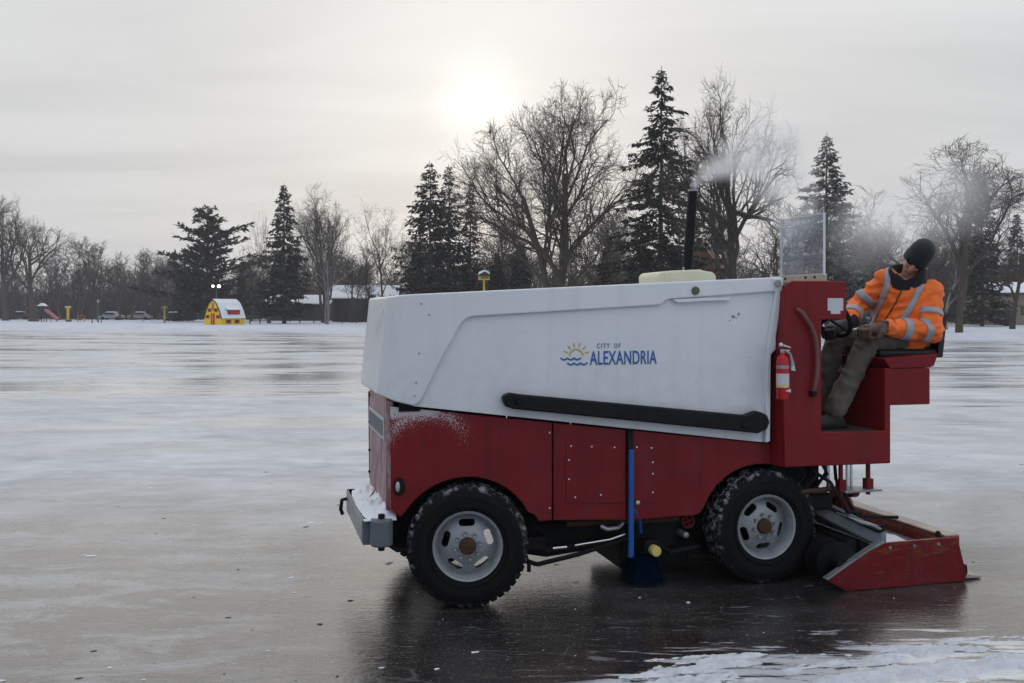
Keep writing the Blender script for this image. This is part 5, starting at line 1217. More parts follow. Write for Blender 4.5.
pv = house(365, 152, 0.05, 9.5, 6.0, 3.7, 5.6, 'wall_dark', 'roof_dark', 'dark open pavilion with a snow-covered roof behind the tank nose', name='pavilion', wins=((-1.6, 2.6, 2.6, 1.3), (2.8, 2.2, 1.0, 1.2)), over=0.8)
for x_ in (-4.4, -2.0, 1.0, 4.4): MB().box(x_ - 0.12, x_ + 0.12, -3.7, -3.45, 0, 3.6).build('column', 'post_wood', pv)
house(303, 168, -0.1, 11.0, 6.0, 2.9, 4.3, 'wall_dark', 'roof_dark', 'low dark house with snowy roof behind the birch clump', wins=((-2.5, 1.6, 1.2, 1.0), (1.5, 1.6, 1.4, 1.0)), door=3.6)
house(1016, 122, 0.10, 10.0, 7.0, 4.0, 5.2, 'wall_tan', 'roof_dark', 'low tan house with snowy roof at the right edge', wins=((-1.0, 1.8, 1.2, 1.0), (1.6, 1.8, 1.2, 1.0)), door=-3.4)
house(703, 102, R(72), 6.0, 5.5, 5.0, 9.0, 'brown_roof', 'brown_roof', 'steep rust-brown roofed house behind the exhaust stack', snow=False, wins=((0.0, 3.2, 1.0, 1.2),))

# --- cars parked along the far road
def car(px_, Y, rz, m, label, proto_=None):
    o = place('parked_car', px_, Y, rz, label, 'car', 'cars parked along the far road')
    prof = [(-2.15, 0.35), (-2.2, 0.75), (-2.0, 0.95), (-1.15, 1.02), (-0.65, 1.45), (0.75, 1.48), (1.45, 1.0), (2.1, 0.85), (2.2, 0.55), (2.15, 0.35)]
    MB().prism(prof, -0.85, 0.85).build('body', m, o, False, 0.06)
    MB().prism([(-1.0, 1.03), (-0.6, 1.38), (0.70, 1.41), (1.22, 1.03)], -0.862, 0.862).build('side_windows', 'dark_pane', o)
    MB().prism([(-0.70, 1.46), (-0.55, 1.62), (0.65, 1.64), (0.85, 1.47)], -0.78, 0.78).build('roof_snow', 'snow_lump', o, False, 0.04)
    for x_ in (-1.35, 1.35):
        for y_ in (-0.80, 0.80): MB().lathe([(0.001, -0.1), (0.2, -0.1), (0.32, -0.09), (0.33, 0.0), (0.32, 0.09), (0.001, 0.1)], 16, 'y', (x_, y_, 0.33)).build('wheel', 'rubber', o, True)
    for y_ in (-0.6, 0.6): MB().box(2.14, 2.22, y_ - 0.15, y_ + 0.15, 0.6, 0.75).build('headlight', 'lens', o)
car(173, 178, 0.08, 'car_grey', 'dark blue car parked between the tan post and the pine')
car(140, 182, 0.02, 'car_light', 'silver car parked behind the saplings left of the tan post')
car(112, 180, 3.1, 'car_light', 'silver car parked right of the teal lamp post')
car(20, 184, 0.1, 'car_grey', 'dark blue car parked behind the left trees')
# ================================================================== TREES
def bark(name, col, snow=0.0, scale=3.0):
    t = NT(name); v = t.coord()
    c = t.mix(t.rng(t.noise(t.coord((4, 4, 0.8)), scale, 6), 0.3, 0.7), tuple(x * 0.7 for x in col), tuple(x * 1.35 for x in col))
    if snow:
        ge = t.n('ShaderNodeNewGeometry'); s3 = t.n('ShaderNodeSeparateXYZ'); t.l(ge.outputs['Normal'], s3.inputs[0])
        m_ = t.math('MULTIPLY', t.rng(s3.outputs[2], 0.45, 0.8), t.rng(t.noise(v, 0.7, 5), 0.40, 0.60, 0.0, snow), clamp=True)
        c = t.mix(m_, c, (0.62, 0.64, 0.68))
    t.set(Base_Color=c, Roughness=0.9, Specular_IOR_Level=0.1); return t.m
M['bark'] = bark('grey_brown_bark', (0.085, 0.068, 0.055))
M['twig'] = bark('dark_twigs', (0.078, 0.062, 0.053))
M['bark_snow'] = bark('bark_with_snow', (0.058, 0.048, 0.042), 0.9)
M['twig_pale'] = bark('pale_twigs', (0.105, 0.095, 0.088))
M['bark_ochre'] = bark('lichened_ochre_bark', (0.10, 0.075, 0.042))
M['birch'] = bark('pale_birch_bark', (0.24, 0.225, 0.215))
M['needles'] = bark('dark_spruce_needles', (0.022, 0.025, 0.017), 0.05)
M['needles_snow'] = bark('frosted_spruce_needles', (0.045, 0.049, 0.046), 0.5)
M['needles_pine'] = bark('grey_green_pine_needles', (0.030, 0.033, 0.023), 0.05)

class Tubes:
    """many thin tapered tubes gathered into one mesh"""
    def __init__(s): s.V = []; s.F = []; s.n = 0
    def add(s, pts, rad, k):
        pts = np.asarray(pts, float); m_ = len(pts); tg = np.zeros_like(pts)
        tg[1:-1] = pts[2:] - pts[:-2]; tg[0] = pts[1] - pts[0]; tg[-1] = pts[-1] - pts[-2]
        tg /= np.linalg.norm(tg, axis=1)[:, None] + 1e-9
        ref = np.array([0.31, 0.17, 0.93]) if abs(tg[0, 2]) < 0.85 else np.array([0.9, 0.31, 0.1])
        a = np.cross(tg, ref); a /= np.linalg.norm(a, axis=1)[:, None] + 1e-9; b = np.cross(tg, a)
        q = np.arange(k) * 2 * PI / k; c, s_ = np.cos(q), np.sin(q)
        rad = np.asarray(rad, float)
        rg = pts[:, None, :] + rad[:, None, None] * (a[:, None, :] * c[None, :, None] + b[:, None, :] * s_[None, :, None])
        s.V.append(rg.reshape(-1, 3)); i, j = np.meshgrid(np.arange(m_ - 1), np.arange(k), indexing='ij'); i = i.ravel(); j = j.ravel(); j2 = (j + 1) % k
        s.F.append(np.stack([i * k + j, i * k + j2, (i + 1) * k + j2, (i + 1) * k + j], 1) + s.n); s.n += m_ * k
    def mesh(s, name, smooth=True): return np_mesh(name, np.concatenate(s.V), np.concatenate(s.F), smooth=smooth)

def unit(v_): return v_ / (np.linalg.norm(v_) + 1e-9)
def bare_tree(seed, H, crown_w, stems=1, fork=0.22, limbs=7, levels=4, kids=(7, 6, 5, 4), up=0.35, lean=0.0, r0=None, twig=0.014, droop=0.0, open_=0.62, lead=0.72):
    """leafless broadleaf: stems fork into rising limbs, each level finer; returns trunk and crown meshes of height H"""
    rg = np.random.default_rng(seed); tr = Tubes(); cr = Tubes(); r0 = r0 or H * 0.019
    def grow(p, d_, L, r_, lev):
        seg = (7, 6, 5, 4, 3, 3)[min(lev, 5)]; pts = [p.copy()]; dirs = []
        wig = (0.08, 0.20, 0.28, 0.34, 0.38, 0.4)[min(lev, 5)]
        for i in range(seg):
            d_ = unit(d_ + rg.normal(0, wig, 3) + np.array([0, 0, up * 0.22 * (1 if lev < 3 else 0.4) - droop * (lev >= 2) * 0.2]))
            p = p + d_ * L / seg; pts.append(p.copy()); dirs.append(d_)
        r1 = max(r_ * (0.35 if lev else 0.5), twig * 0.6); rad = np.linspace(r_, r1, seg + 1)
        if lev == 0: rad[0] *= 1.35
        (tr if lev <= 1 else cr).add(pts, rad, (8, 6, 4, 3, 3, 3)[min(lev, 5)])
        if lev >= levels: return
        nk = limbs if lev == 0 else kids[min(lev - 1, len(kids) - 1)]
        for c in range(nk):
            f_ = (fork + (1 - fork) * (c + rg.uniform(0, 0.8)) / nk) if lev == 0 else (0.22 + 0.78 * (c + rg.uniform(0, 1)) / nk)
            f_ = min(f_, 0.99); ii = min(int(f_ * seg), seg - 1); q = pts[ii] + (pts[ii + 1] - pts[ii]) * (f_ * seg - ii)
            ax = unit(np.cross(dirs[ii], rg.normal(0, 1, 3))); ang = rg.uniform(0.35, 0.95) * (open_ if lev == 0 else 0.85)
            if lev == 0: ang *= 1.25 - 0.45 * f_
            nd = unit(dirs[ii] * math.cos(ang) + ax * math.sin(ang))
            if lev >= 1 and nd[2] < -0.25 + droop * -0.4: nd[2] *= 0.3
            ll = L * (rg.uniform(0.50, 0.78) * (1.12 - 0.50 * f_) if lev else rg.uniform(0.62, 0.90) * (1.10 - 0.45 * f_))
            grow(q, nd, ll, max(rad[ii] * rg.uniform(0.48, 0.68), twig), lev + 1)
    for s_ in range(stems):
        a = 2 * PI * s_ / stems + rg.uniform(0, 1); off = 0.0 if stems == 1 else H * 0.012
        til = lean if stems == 1 else rg.uniform(0.08, 0.20)
        grow(np.array([off * math.cos(a), off * math.sin(a), -0.15]), unit(np.array([til * math.cos(a), til * math.sin(a), 1.0])), H * lead * (1 if stems == 1 else rg.uniform(0.8, 1)), r0 * (1 if stems == 1 else 0.75), 0)
    allz = np.concatenate(tr.V + cr.V); top = np.percentile(allz[:, 2], 99.95); w_ = np.percentile(np.abs(allz[:, :2]), 97.5) * 2
    sz = H / top; sw_ = crown_w / w_
    for A in tr.V + cr.V:
        A[:, 2] *= sz; fz_ = np.clip(A[:, 2] / (H * 0.25), 0, 1)[:, None]; A[:, :2] *= (1 - fz_) * 1.0 + fz_ * sw_
    return tr.mesh('trunk'), cr.mesh('crown')

def conifer(seed, H, base_w, bare=0.10, density=1.0, irregular=0.25, blade=0.34, droop=0.35, pine=False):
    """spruce or pine: leader, whorls of boughs, each bough hung with needle sprays"""
    rg = np.random.default_rng(seed); tr = Tubes()
    n = 9; zs = np.linspace(-0.1, H, n); pts = np.stack([rg.normal(0, H * 0.002, n), rg.normal(0, H * 0.002, n), zs], 1); pts[0, :2] = 0
    tr.add(pts, np.linspace(H * 0.014, 0.02, n), 7)
    BV = []; BF = []; nb = 0
    z = H * bare
    while z < H * 0.985:
        f_ = (z - H * bare) / (H * (1 - bare)); prof = (1 - f_) ** (0.85 if not pine else 0.6)
        if pine: prof *= 0.45 + 0.55 * abs(math.sin(f_ * 9 + seed))
        Lm = base_w / 2 * prof + 0.15; nbr = int(rg.integers(3, 5))
        a0 = rg.uniform(0, 2 * PI)
        for k_ in range(nbr):
            if rg.random() < 0.10 + 0.10 * irregular: continue
            a = a0 + 2 * PI * k_ / nbr + rg.normal(0, 0.4); L = Lm * rg.uniform(1 - irregular * 1.5, 1 + irregular * 0.7) * (1 + 0.25 * irregular * math.sin(3 * a + seed) + 0.35 * irregular * math.sin(z * 2.3 + 2 * a)); L = max(L, 0.12)
            m_ = max(3, int(L / 0.45)); ss = np.linspace(0, 1, m_ + 1); el = rg.normal(0.05, 0.08)
            out = ss * L; zz_ = z + out * el - droop * L * (ss ** 1.4) * (1 - 0.45 * ss) + 0.12 * L * np.clip(ss - 0.7, 0, 1)
            if pine: zz_ = z + out * 0.12 + 0.1 * L * ss ** 2
            bx = np.stack([out * math.cos(a), out * math.sin(a), zz_], 1)
            tr.add(bx, np.linspace(0.010 + 0.008 * L, 0.008, m_ + 1), 3)
            # sprays: thin blades leaving the bough sideways and hanging
            ns_ = int((6 + L * 15) * density); s_ = rg.uniform(0.12, 1.0, ns_) ** 0.8
            base = np.stack([np.interp(s_, ss, bx[:, i]) for i in range(3)], 1)
            sd = rg.choice([-1, 1], ns_); spread = rg.uniform(0.25, 1.25, ns_)
            dx = math.cos(a) * np.cos(spread) - math.sin(a) * np.sin(spread) * sd; dy = math.sin(a) * np.cos(spread) + math.cos(a) * np.sin(spread) * sd
            dz = rg.normal(-0.45 if not pine else 0.10, 0.42, ns_); D = np.stack([dx, dy, dz], 1); D /= np.linalg.norm(D, axis=1)[:, None]
            bl = blade * rg.uniform(0.5, 1.3, ns_) * (0.55 + 0.45 * min(1, L / 2.0)); tip = base + D * bl[:, None]
            sdv = np.cross(D, np.stack([rg.normal(0, 0.5, ns_), rg.normal(0, 0.5, ns_), np.ones(ns_)], 1)); sdv /= np.linalg.norm(sdv, axis=1)[:, None]
            w_ = (bl * rg.uniform(0.13, 0.24, ns_))[:, None]; mid = base + D * (bl * 0.45)[:, None]
            q = np.stack([base, mid + sdv * w_, tip, mid - sdv * w_], 1).reshape(-1, 3); BV.append(q)
            BF.append(np.arange(ns_ * 4).reshape(-1, 4) + nb); nb += ns_ * 4
        z += rg.uniform(0.08, 0.24) * (1 + 0.02 * H) * (0.75 if not pine else 1.0)
    # leader tuft
    return tr.mesh('trunk'), np_mesh('crown', np.concatenate(BV), np.concatenate(BF))

PROTO = {}
def proto(key, fn_): 
    if key not in PROTO: PROTO[key] = fn_()
    return PROTO[key]
def tree(name, meshes, mats, px_, Y, rz, label, cat='tree', group=None, scale=1.0, sxy=None):
    p = from_px(px_, Y); o = empty(name, (p.x, p.y, ground_z(p.x, p.y) - 0.05), rz)
    o.scale = (sxy or scale, sxy or scale, scale)
    a = link('trunk', meshes[0], None, o); b = link('crown', meshes[1], None, o)
    for ob, m_ in ((a, mats[0]), (b, mats[1])):
        if not ob.data.materials: ob.data.materials.append(None)
        ob.material_slots[0].link = 'OBJECT'; ob.material_slots[0].material = M[m_]
    return tag(o, label, cat, group)
def hz_(py, Y): return top_z(py, Y)
def wpx(w_, Y): return w_ * Y / 960.0

# --- the trees that stand out one by one
Y = 82; tree('bare_tree', bare_tree(101, hz_(84, Y), wpx(185, Y), stems=3, fork=0.26, limbs=7, kids=(8, 7, 6, 4), levels=4, up=0.42, r0=0.42, twig=0.012, lead=0.55, open_=0.8), ('bark', 'twig'), 556, Y, 0.4, 'large leafless many-stemmed tree in front of the veiled sun')
Y = 84; tree('spruce_tree', conifer(202, hz_(67, Y), wpx(128, Y), bare=0.10, density=0.9, irregular=0.45, blade=0.55, droop=0.42), ('bark', 'needles'), 661, Y, 0.0, 'tallest dark spruce with a ragged outline left of the exhaust stack')
Y = 70; tree('bare_tree', bare_tree(317, hz_(73, Y), wpx(150, Y), stems=1, fork=0.16, limbs=11, kids=(8, 7, 6, 4), up=0.34, r0=0.46, twig=0.011, lean=0.05, open_=1.30, lead=0.46), ('bark_snow', 'twig'), 737, Y, 2.1, 'broad leafless tree with snow on its limbs behind the exhaust smoke')
Y = 86; tree('spruce_tree', conifer(204, hz_(134, Y), wpx(110, Y), bare=0.06, density=1.0, irregular=0.22, blade=0.50, droop=0.18), ('bark', 'needles_snow'), 827, Y, 1.0, 'snow-dusted pale spruce rising just right of the windscreen')
Y = 76; tree('bare_tree', bare_tree(331, hz_(137, Y), wpx(180, Y), stems=1, fork=0.30, limbs=9, kids=(8, 7, 5, 4), up=0.36, r0=0.23, twig=0.011, open_=1.0, lead=0.46), ('bark', 'twig_pale'), 959, Y, 0.7, 'leafless spreading tree standing on the snow behind the driver')
Y = 110; tree('spruce_tree', conifer(206, hz_(180, Y), wpx(62, Y), bare=0.05, density=1.0, irregular=0.25, blade=0.5), ('bark', 'needles'), 982, Y, 0.3, 'dark spruce behind the spreading tree at the right')
Y = 136; tree('spruce_tree', conifer(207, hz_(213, Y), wpx(50, Y), bare=0.03, density=1.1, irregular=0.2, blade=0.5), ('bark', 'needles'), 1017, Y, 0.9, 'low dark spruce at the right edge of the picture')
Y = 92; tree('bare_tree', bare_tree(340, hz_(236, Y), wpx(70, Y), stems=1, fork=0.35, limbs=6, kids=(5, 5, 4), levels=3, up=0.2, r0=0.24, open_=1.0), ('bark_snow', 'twig'), 1012, Y, 0.2, 'small crooked leafless tree in front of the tan house')
Y = 90; tree('bare_tree', bare_tree(341, hz_(250, Y), wpx(34, Y), stems=1, fork=0.4, limbs=5, kids=(5, 4, 4), levels=3, r0=0.17), ('birch', 'twig_pale'), 946, Y, 0.2, 'thin pale-barked young tree beside the driver')
# pines and spruces left of the big bare tree
Y = 108; tree('pine_tree', conifer(211, hz_(161, Y), wpx(84, Y), bare=0.10, density=0.8, irregular=0.45, blade=0.6, droop=0.12), ('bark', 'needles'), 430, Y, 0.2, 'tall dark pine with layered boughs above the tank nose')
Y = 112; tree('pine_tree', conifer(212, hz_(164, Y), wpx(60, Y), bare=0.15, density=0.7, irregular=0.45, blade=0.6, droop=0.12), ('bark', 'needles'), 449, Y, 1.2, 'dark pine close against the right side of the taller pine')
Y = 110; tree('pine_tree', conifer(213, hz_(181, Y), wpx(36, Y), bare=0.15, density=0.8, irregular=0.45, blade=0.55, droop=0.2), ('bark', 'needles'), 470, Y, 2.2, 'narrow dark pine between the pine pair and the big bare tree')
Y = 132; tree('spruce_tree', conifer(214, hz_(183, Y), wpx(58, Y), bare=0.08, density=0.8, irregular=0.35, blade=0.7, droop=0.25), ('bark', 'needles'), 284, Y, 0.6, 'slender dark spruce right of the yellow barn playhouse')
Y = 150; tree('pine_tree', conifer(215, hz_(207, Y), wpx(112, Y), bare=0.08, density=1.0, irregular=0.55, blade=0.9, droop=0.05, pine=True), ('bark', 'needles_pine'), 207, Y, 0.1, 'broad ragged pine directly behind the yellow barn playhouse')
Y = 140; tree('bare_tree', bare_tree(351, hz_(185, Y), wpx(62, Y), stems=4, fork=0.25, limbs=7, kids=(6, 6, 4), levels=4, up=0.7, r0=0.42, twig=0.02, open_=0.7), ('bark', 'twig'), 325, Y, 0.3, 'tall leafless clump with upswept stems left of the tank nose')
Y = 135; tree('bare_tree', bare_tree(352, hz_(232, Y), wpx(40, Y), stems=3, fork=0.3, limbs=5, kids=(5, 5, 4), levels=3, up=0.6, r0=0.16, twig=0.018), ('birch', 'twig_pale'), 327, 126, 0.9, 'pale-stemmed birch clump in front of the upswept bare trees')
Y = 138; tree('bare_tree', bare_tree(353, hz_(206, Y), wpx(34, Y), stems=1, fork=0.3, limbs=8, kids=(5, 5, 4), levels=3, up=0.6, r0=0.25, twig=0.02), ('bark', 'twig'), 269, Y, 0.3, 'thin leafless tree just left of the slender spruce')
Y = 142; tree('bare_tree', bare_tree(354, hz_(199, Y), wpx(46, Y), stems=1, fork=0.35, limbs=8, kids=(6, 6, 4), levels=4, up=0.7, r0=0.28, twig=0.018, open_=0.7), ('bark', 'twig'), 384, Y, 1.3, 'leafless tree rising behind the top of the tank nose')
# left end
Y = 156; tree('bare_tree', bare_tree(361, hz_(212, Y), wpx(64, Y), stems=1, fork=0.3, limbs=8, kids=(6, 6, 5), levels=4, up=0.35, r0=0.6, twig=0.022, open_=0.95), ('bark', 'twig'), 33, Y, 0.3, 'dark stout leafless tree standing forward on the snow at the left')
Y = 170; tree('bare_tree', bare_tree(362, hz_(184, Y), wpx(76, Y), stems=1, fork=0.3, limbs=9, kids=(6, 6, 5), levels=4, up=0.5, r0=0.55, twig=0.022, open_=0.8), ('bark', 'twig'), 6, Y, 1.3, 'tallest leafless tree at the left edge of the picture')
# saplings on the open snow
sap = bare_tree(371, 5.2, 1.6, stems=1, fork=0.35, limbs=6, kids=(4, 3), levels=2, r0=0.07, twig=0.012)
for px_, Y, s_, lb in ((101, 138, 1.0, 'slim sapling right of the green lamp post on the left snow'), (112 + 40, 168, 1.0, 'slim sapling on the snow left of the tan post'), (163 - 20, 160, 0.9, 'slim sapling farthest left of the tan post'), (51, 143, 0.7, 'short sapling in the snow beside the stout left tree'), (92, 140, 1.1, 'forked sapling left of the green lamp post')):
    tree('sapling', sap, ('bark', 'twig'), px_, Y, px_ * 0.7, lb, group='saplings on the open snow', scale=s_)

# --- the middle row: individual bare trees that fill the tree line
mid = [bare_tree(400 + i, 13.0, 8.5 + 1.5 * (i % 3), stems=1 + (i % 2), fork=0.28, limbs=7, kids=(6, 5, 4), levels=4 if i < 3 else 3, up=0.45, r0=0.20, twig=0.024) for i in range(5)]
midc = [conifer(420, 11.0, 5.2, bare=0.05, density=0.75, irregular=0.35, blade=0.7), conifer(421, 12.5, 4.6, bare=0.08, density=0.75, irregular=0.4, blade=0.7)]
rows = [  # px, depth, height, proto (negative: conifer), where
    (60, 178, 13.5, 0, 'in the left wood behind the slide'), (98, 186, 16.0, 1, 'tallest in the left wood, above the green lamp post'), (131, 178, 13.5, 2, 'in the left wood above the saplings'),
    (158, 182, 12.5, 0, 'in the left wood behind the tan post'), (80, 172, 11.0, 3, 'low in the left wood above the yellow post'), (120, 176, 12.0, 4, 'left wood, between the sapling and the tan post'),
    (180, 176, 11.5, 1, 'left wood, just left of the broad pine'), (232, 170, 10.5, 2, 'right behind the floodlights'), (252, 165, 13.5, 3, 'between the floodlights and the thin tree'),
    (300, 160, 14.0, 0, 'between the slender spruce and the birch clump'), (350, 165, 12.0, 1, 'behind the dark pavilion roof'), (365, 158, 14.5, 4, 'right of the dark pavilion'), (402, 150, 14.5, 0, 'left of the layered pine'), (352, 143, 10.0, 3, 'in front of the pavilion roof'), (374, 141, 9.0, 2, 'in front of the pavilion, nearest the tank nose'),
    (490, 120, 14.0, 2, 'behind the yellow feeder post'), (512, 118, 13.0, 3, 'left of the big bare tree stems'), (596, 112, 14.5, 1, 'right of the big bare tree stems'), (626, 104, 13.0, 0, 'left of the tallest spruce'),
    (690, 110, 13.5, 2, 'behind the exhaust stack'), (775, 100, 13.0, 4, 'seen through the windscreen'), (800, 112, 15.0, 1, 'left of the snow-dusted spruce'), (868, 104, 12.5, 3, 'right of the snow-dusted spruce'),
    (890, 110, 13.0, 0, 'left of the driver head'), (915, 116, 12.5, 2, 'above the driver head'), (940, 120, 13.0, 1, 'right above the driver shoulder'), (1000, 128, 14.0, 4, 'between the two right-hand spruces'), (572, 120, 11.0, 4, 'low behind the big bare tree'), (540, 124, 10.0, 0, 'low left of the big bare tree base'), (845, 118, 12.0, 2, 'close behind the snow-dusted spruce')]
for i, (px_, Y, h_, k_, where) in enumerate(rows):
    tree('bare_tree', mid[k_], ('bark', 'twig' if i % 3 else 'twig_pale'), px_, Y, i * 1.37, 'leafless tree ' + where, group='leafless trees along the far shore', scale=h_ / 13.0)
for i, (px_, Y, h_, k_, where) in enumerate([(520, 108, 10.0, 0, 'dark spruce low behind the big bare tree'), (640, 98, 10.5, 1, 'short spruce at the foot of the tallest spruce'), (676, 104, 9.5, 0, 'short spruce right of the tallest spruce'), (608, 106, 9.0, 1, 'short spruce between the bare tree and tallest spruce'), (855, 100, 9.5, 0, 'short spruce right of the snow-dusted spruce'), (241, 156, 7.5, 1, 'short spruce right of the barn playhouse'), (183, 160, 9.5, 0, 'short pine left of the broad ragged pine'), (497, 112, 9.0, 0, 'short spruce right of the yellow feeder'), (415, 114, 8.5, 1, 'short spruce at the foot of the layered pine')]):
    tree('spruce_tree', midc[k_], ('bark', 'needles'), px_, Y, i * 2.1, lb if False else where, group='short conifers under the tall trees', scale=h_ / 11.5)

# --- the wood behind, one mass
rg = np.random.default_rng(9); tb = Tubes()
def wood_tree(x, y, h_):
    z0 = ground_z(x, y) - 0.1
    nS = 6; p = np.array([x, y, z0]); d_ = np.array([rg.normal(0, 0.05), 0, 1.0])
    pts = [p + d_ * h_ * 0.8 * q + np.array([rg.normal(0, 0.12), rg.normal(0, 0.1), 0]) * q * 2 for q in np.linspace(0, 1, nS)]
    tb.add(pts, np.linspace(h_ * 0.012, 0.03, nS), 4)
    for k_ in range(15):
        f_ = rg.uniform(0.18, 1.0); q = np.array(pts[0]) * (1 - f_) + np.array(pts[-1]) * f_
        a = rg.uniform(0, 2 * PI); ll = h_ * rg.uniform(0.16, 0.36) * (1.15 - 0.5 * f_); dd = unit(np.array([math.cos(a), math.sin(a), rg.uniform(0.3, 1.3)]))
        e_ = q + dd * ll; m_ = q + dd * ll * 0.5 + rg.normal(0, 0.1, 3); tb.add([q, m_, e_], [0.05, 0.035, 0.02], 3)
        for j in range(6):
            g_ = rg.uniform(0.25, 1); q2 = q + (e_ - q) * g_; d2 = unit(dd + rg.normal(0, 0.55, 3) + np.array([0, 0, 0.15])); e2 = q2 + d2 * ll * rg.uniform(0.3, 0.65)
            tb.add([q2, (q2 + e2) / 2 + rg.normal(0, 0.08, 3), e2], [0.035, 0.027, 0.018], 3)
for i in range(900):
    px_ = rg.uniform(-60, 1090); Y = rg.uniform(185, 240) if px_ < 420 else rg.uniform(128, 190)
    p = from_px(px_, Y); wood_tree(p.x, p.y, rg.uniform(8.5, 14.5) * (1.0 if px_ < 420 else 0.9))
for i in range(2600):              # brush under the wood
    px_ = rg.uniform(-60, 1090); Y = rg.uniform(182, 230) if px_ < 420 else rg.uniform(126, 180)
    p = from_px(px_, Y); z0 = ground_z(p.x, p.y)
    for j in range(7):
        e_ = np.array([p.x + rg.normal(0, 0.9), p.y + rg.normal(0, 0.9), z0 + rg.uniform(1.5, 6.5)]); b_ = np.array([p.x + rg.normal(0, 0.3), p.y, z0 - 0.1])
        tb.add([b_, (b_ + e_) / 2 + rg.normal(0, 0.15, 3), e_], [0.05, 0.04, 0.02], 3)
wood = link('far_wood', tb.mesh('far_wood'), 'twig'); tag(wood, 'grey-brown mass of leafless woodland along the far shore', 'woods', kind='stuff')
# ================================================================== SMOKE, STEAM, HAZE
def puff_mat(name, col, dens, nscale, lo, hi, seed, aniso=0.6):
    m_ = bpy.data.materials.new(name); m_.use_nodes = True; t_ = m_.node_tree; t_.nodes.clear(); ln = t_.links.new
    def n_(k_, **kw):
        x_ = t_.nodes.new(k_)
        for a, b_ in kw.items(): setattr(x_, a, b_)
        return x_
    tc_ = n_('ShaderNodeTexCoord'); le = n_('ShaderNodeVectorMath', operation='LENGTH'); ln(tc_.outputs['Object'], le.inputs[0])
    fo = n_('ShaderNodeMapRange', interpolation_type='SMOOTHSTEP'); ln(le.outputs['Value'], fo.inputs[0])
    for i, k_ in enumerate((1.0, 0.15, 0.0, 1.0)): fo.inputs[i + 1].default_value = k_
    ge = n_('ShaderNodeNewGeometry'); mp = n_('ShaderNodeMapping'); ln(ge.outputs['Position'], mp.inputs[0]); mp.inputs['Location'].default_value = (seed, seed * 1.7, 0)
    no = n_('ShaderNodeTexNoise'); ln(mp.outputs[0], no.inputs['Vector']); no.inputs['Scale'].default_value = nscale; no.inputs['Detail'].default_value = 4; no.inputs['Distortion'].default_value = 0.6
    nr = n_('ShaderNodeMapRange'); ln(no.outputs[0], nr.inputs[0])
    for i, k_ in enumerate((lo, hi, 0.0, 1.0)): nr.inputs[i + 1].default_value = k_
    mu = n_('ShaderNodeMath', operation='MULTIPLY'); ln(fo.outputs[0], mu.inputs[0]); ln(nr.outputs[0], mu.inputs[1])
    m2_ = n_('ShaderNodeMath', operation='MULTIPLY'); ln(mu.outputs[0], m2_.inputs[0]); m2_.inputs[1].default_value = dens
    pv_ = n_('ShaderNodeVolumePrincipled'); pv_.inputs['Color'].default_value = (*col, 1); ln(m2_.outputs[0], pv_.inputs['Density']); pv_.inputs['Anisotropy'].default_value = aniso
    ou = n_('ShaderNodeOutputMaterial'); ln(pv_.outputs[0], ou.inputs['Volume']); return m_
BALL = MB().ball((0, 0, 0), 1.0, 20, 14).mesh('puff', True)
def puffs(name, label, cat, lst):
    o = empty(name, lst[0][0]); tag(o, label, cat, kind='stuff')
    for i, (loc, r_, col, dens, ns_, lo, hi) in enumerate(lst):
        me = BALL.copy(); me.materials.clear(); me.materials.append(puff_mat(name, col, dens, ns_, lo, hi, i * 3.1))
        c = bpy.data.objects.new('puff', me); COL.objects.link(c); c.parent = o; c.location = Vector(loc) - Vector(lst[0][0]); c.scale = r_; c['kind'] = 'stuff'
def at(px_, py_, Y): return ((px_ - 512) / 960 * Y, Y, CAM_H - (py_ - 310) / 960 * Y)
SM = (0.95, 0.97, 1.0)
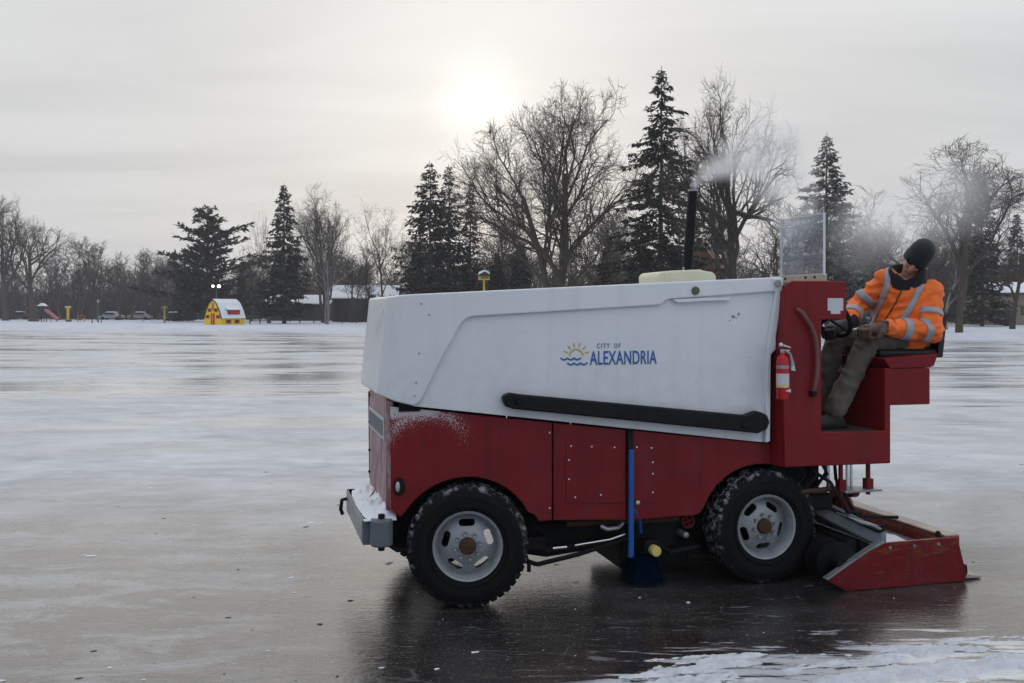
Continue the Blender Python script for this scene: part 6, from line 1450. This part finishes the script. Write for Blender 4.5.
puffs('exhaust_smoke', 'blue-grey exhaust smoke drifting right from the black stack', 'smoke', [
    (at(695, 184, 7.72), (0.055, 0.05, 0.07), SM, 9.0, 14.0, 0.25, 0.55),
    (at(704, 176, 7.75), (0.12, 0.10, 0.11), SM, 8.0, 9.0, 0.30, 0.58),
    (at(718, 168, 7.8), (0.18, 0.14, 0.14), SM, 7.0, 7.0, 0.32, 0.6),
    (at(735, 160, 7.9), (0.30, 0.24, 0.24), SM, 6.5, 5.0, 0.38, 0.62),
    (at(772, 160, 8.1), (0.46, 0.34, 0.48), SM, 6.0, 4.0, 0.38, 0.62),
    (at(770, 125, 8.2), (0.42, 0.32, 0.30), SM, 2.6, 4.0, 0.38, 0.64),
    (at(792, 205, 8.3), (0.34, 0.32, 0.42), SM, 3.6, 4.0, 0.40, 0.64),
    (at(845, 128, 8.6), (0.70, 0.45, 0.34), (0.98, 0.985, 1.0), 1.1, 2.6, 0.36, 0.66)])
puffs('water_steam', 'white steam hanging behind the driver and over the fresh ice', 'steam', [
    (at(900, 215, 9.6), (0.75, 0.5, 0.62), (0.99, 0.99, 1.0), 1.7, 1.6, 0.30, 0.66),
    (at(955, 195, 9.8), (0.60, 0.5, 0.60), (0.99, 0.99, 1.0), 1.3, 1.6, 0.30, 0.66),
    (at(860, 235, 9.4), (0.45, 0.4, 0.5), (0.99, 0.99, 1.0), 1.3, 1.6, 0.30, 0.66),
    (at(985, 530, 8.4), (1.1, 0.7, 0.45), (0.99, 0.99, 1.0), 1.3, 1.6, 0.36, 0.64)])
hb = MB().box(-415, 415, -65, 700, -1.2, 42.0).build('haze', None); tag(hb, 'thin pale winter haze over the whole rink and park', 'haze', kind='stuff')
hm = bpy.data.materials.new('winter_haze'); hm.use_nodes = True; hm.node_tree.nodes.clear()
pv_ = hm.node_tree.nodes.new('ShaderNodeVolumePrincipled'); pv_.inputs['Color'].default_value = (0.93, 0.94, 0.97, 1); pv_.inputs['Density'].default_value = 0.00042; pv_.inputs['Anisotropy'].default_value = 0.3
ou = hm.node_tree.nodes.new('ShaderNodeOutputMaterial'); hm.node_tree.links.new(pv_.outputs[0], ou.inputs['Volume']); hb.data.materials.append(hm)
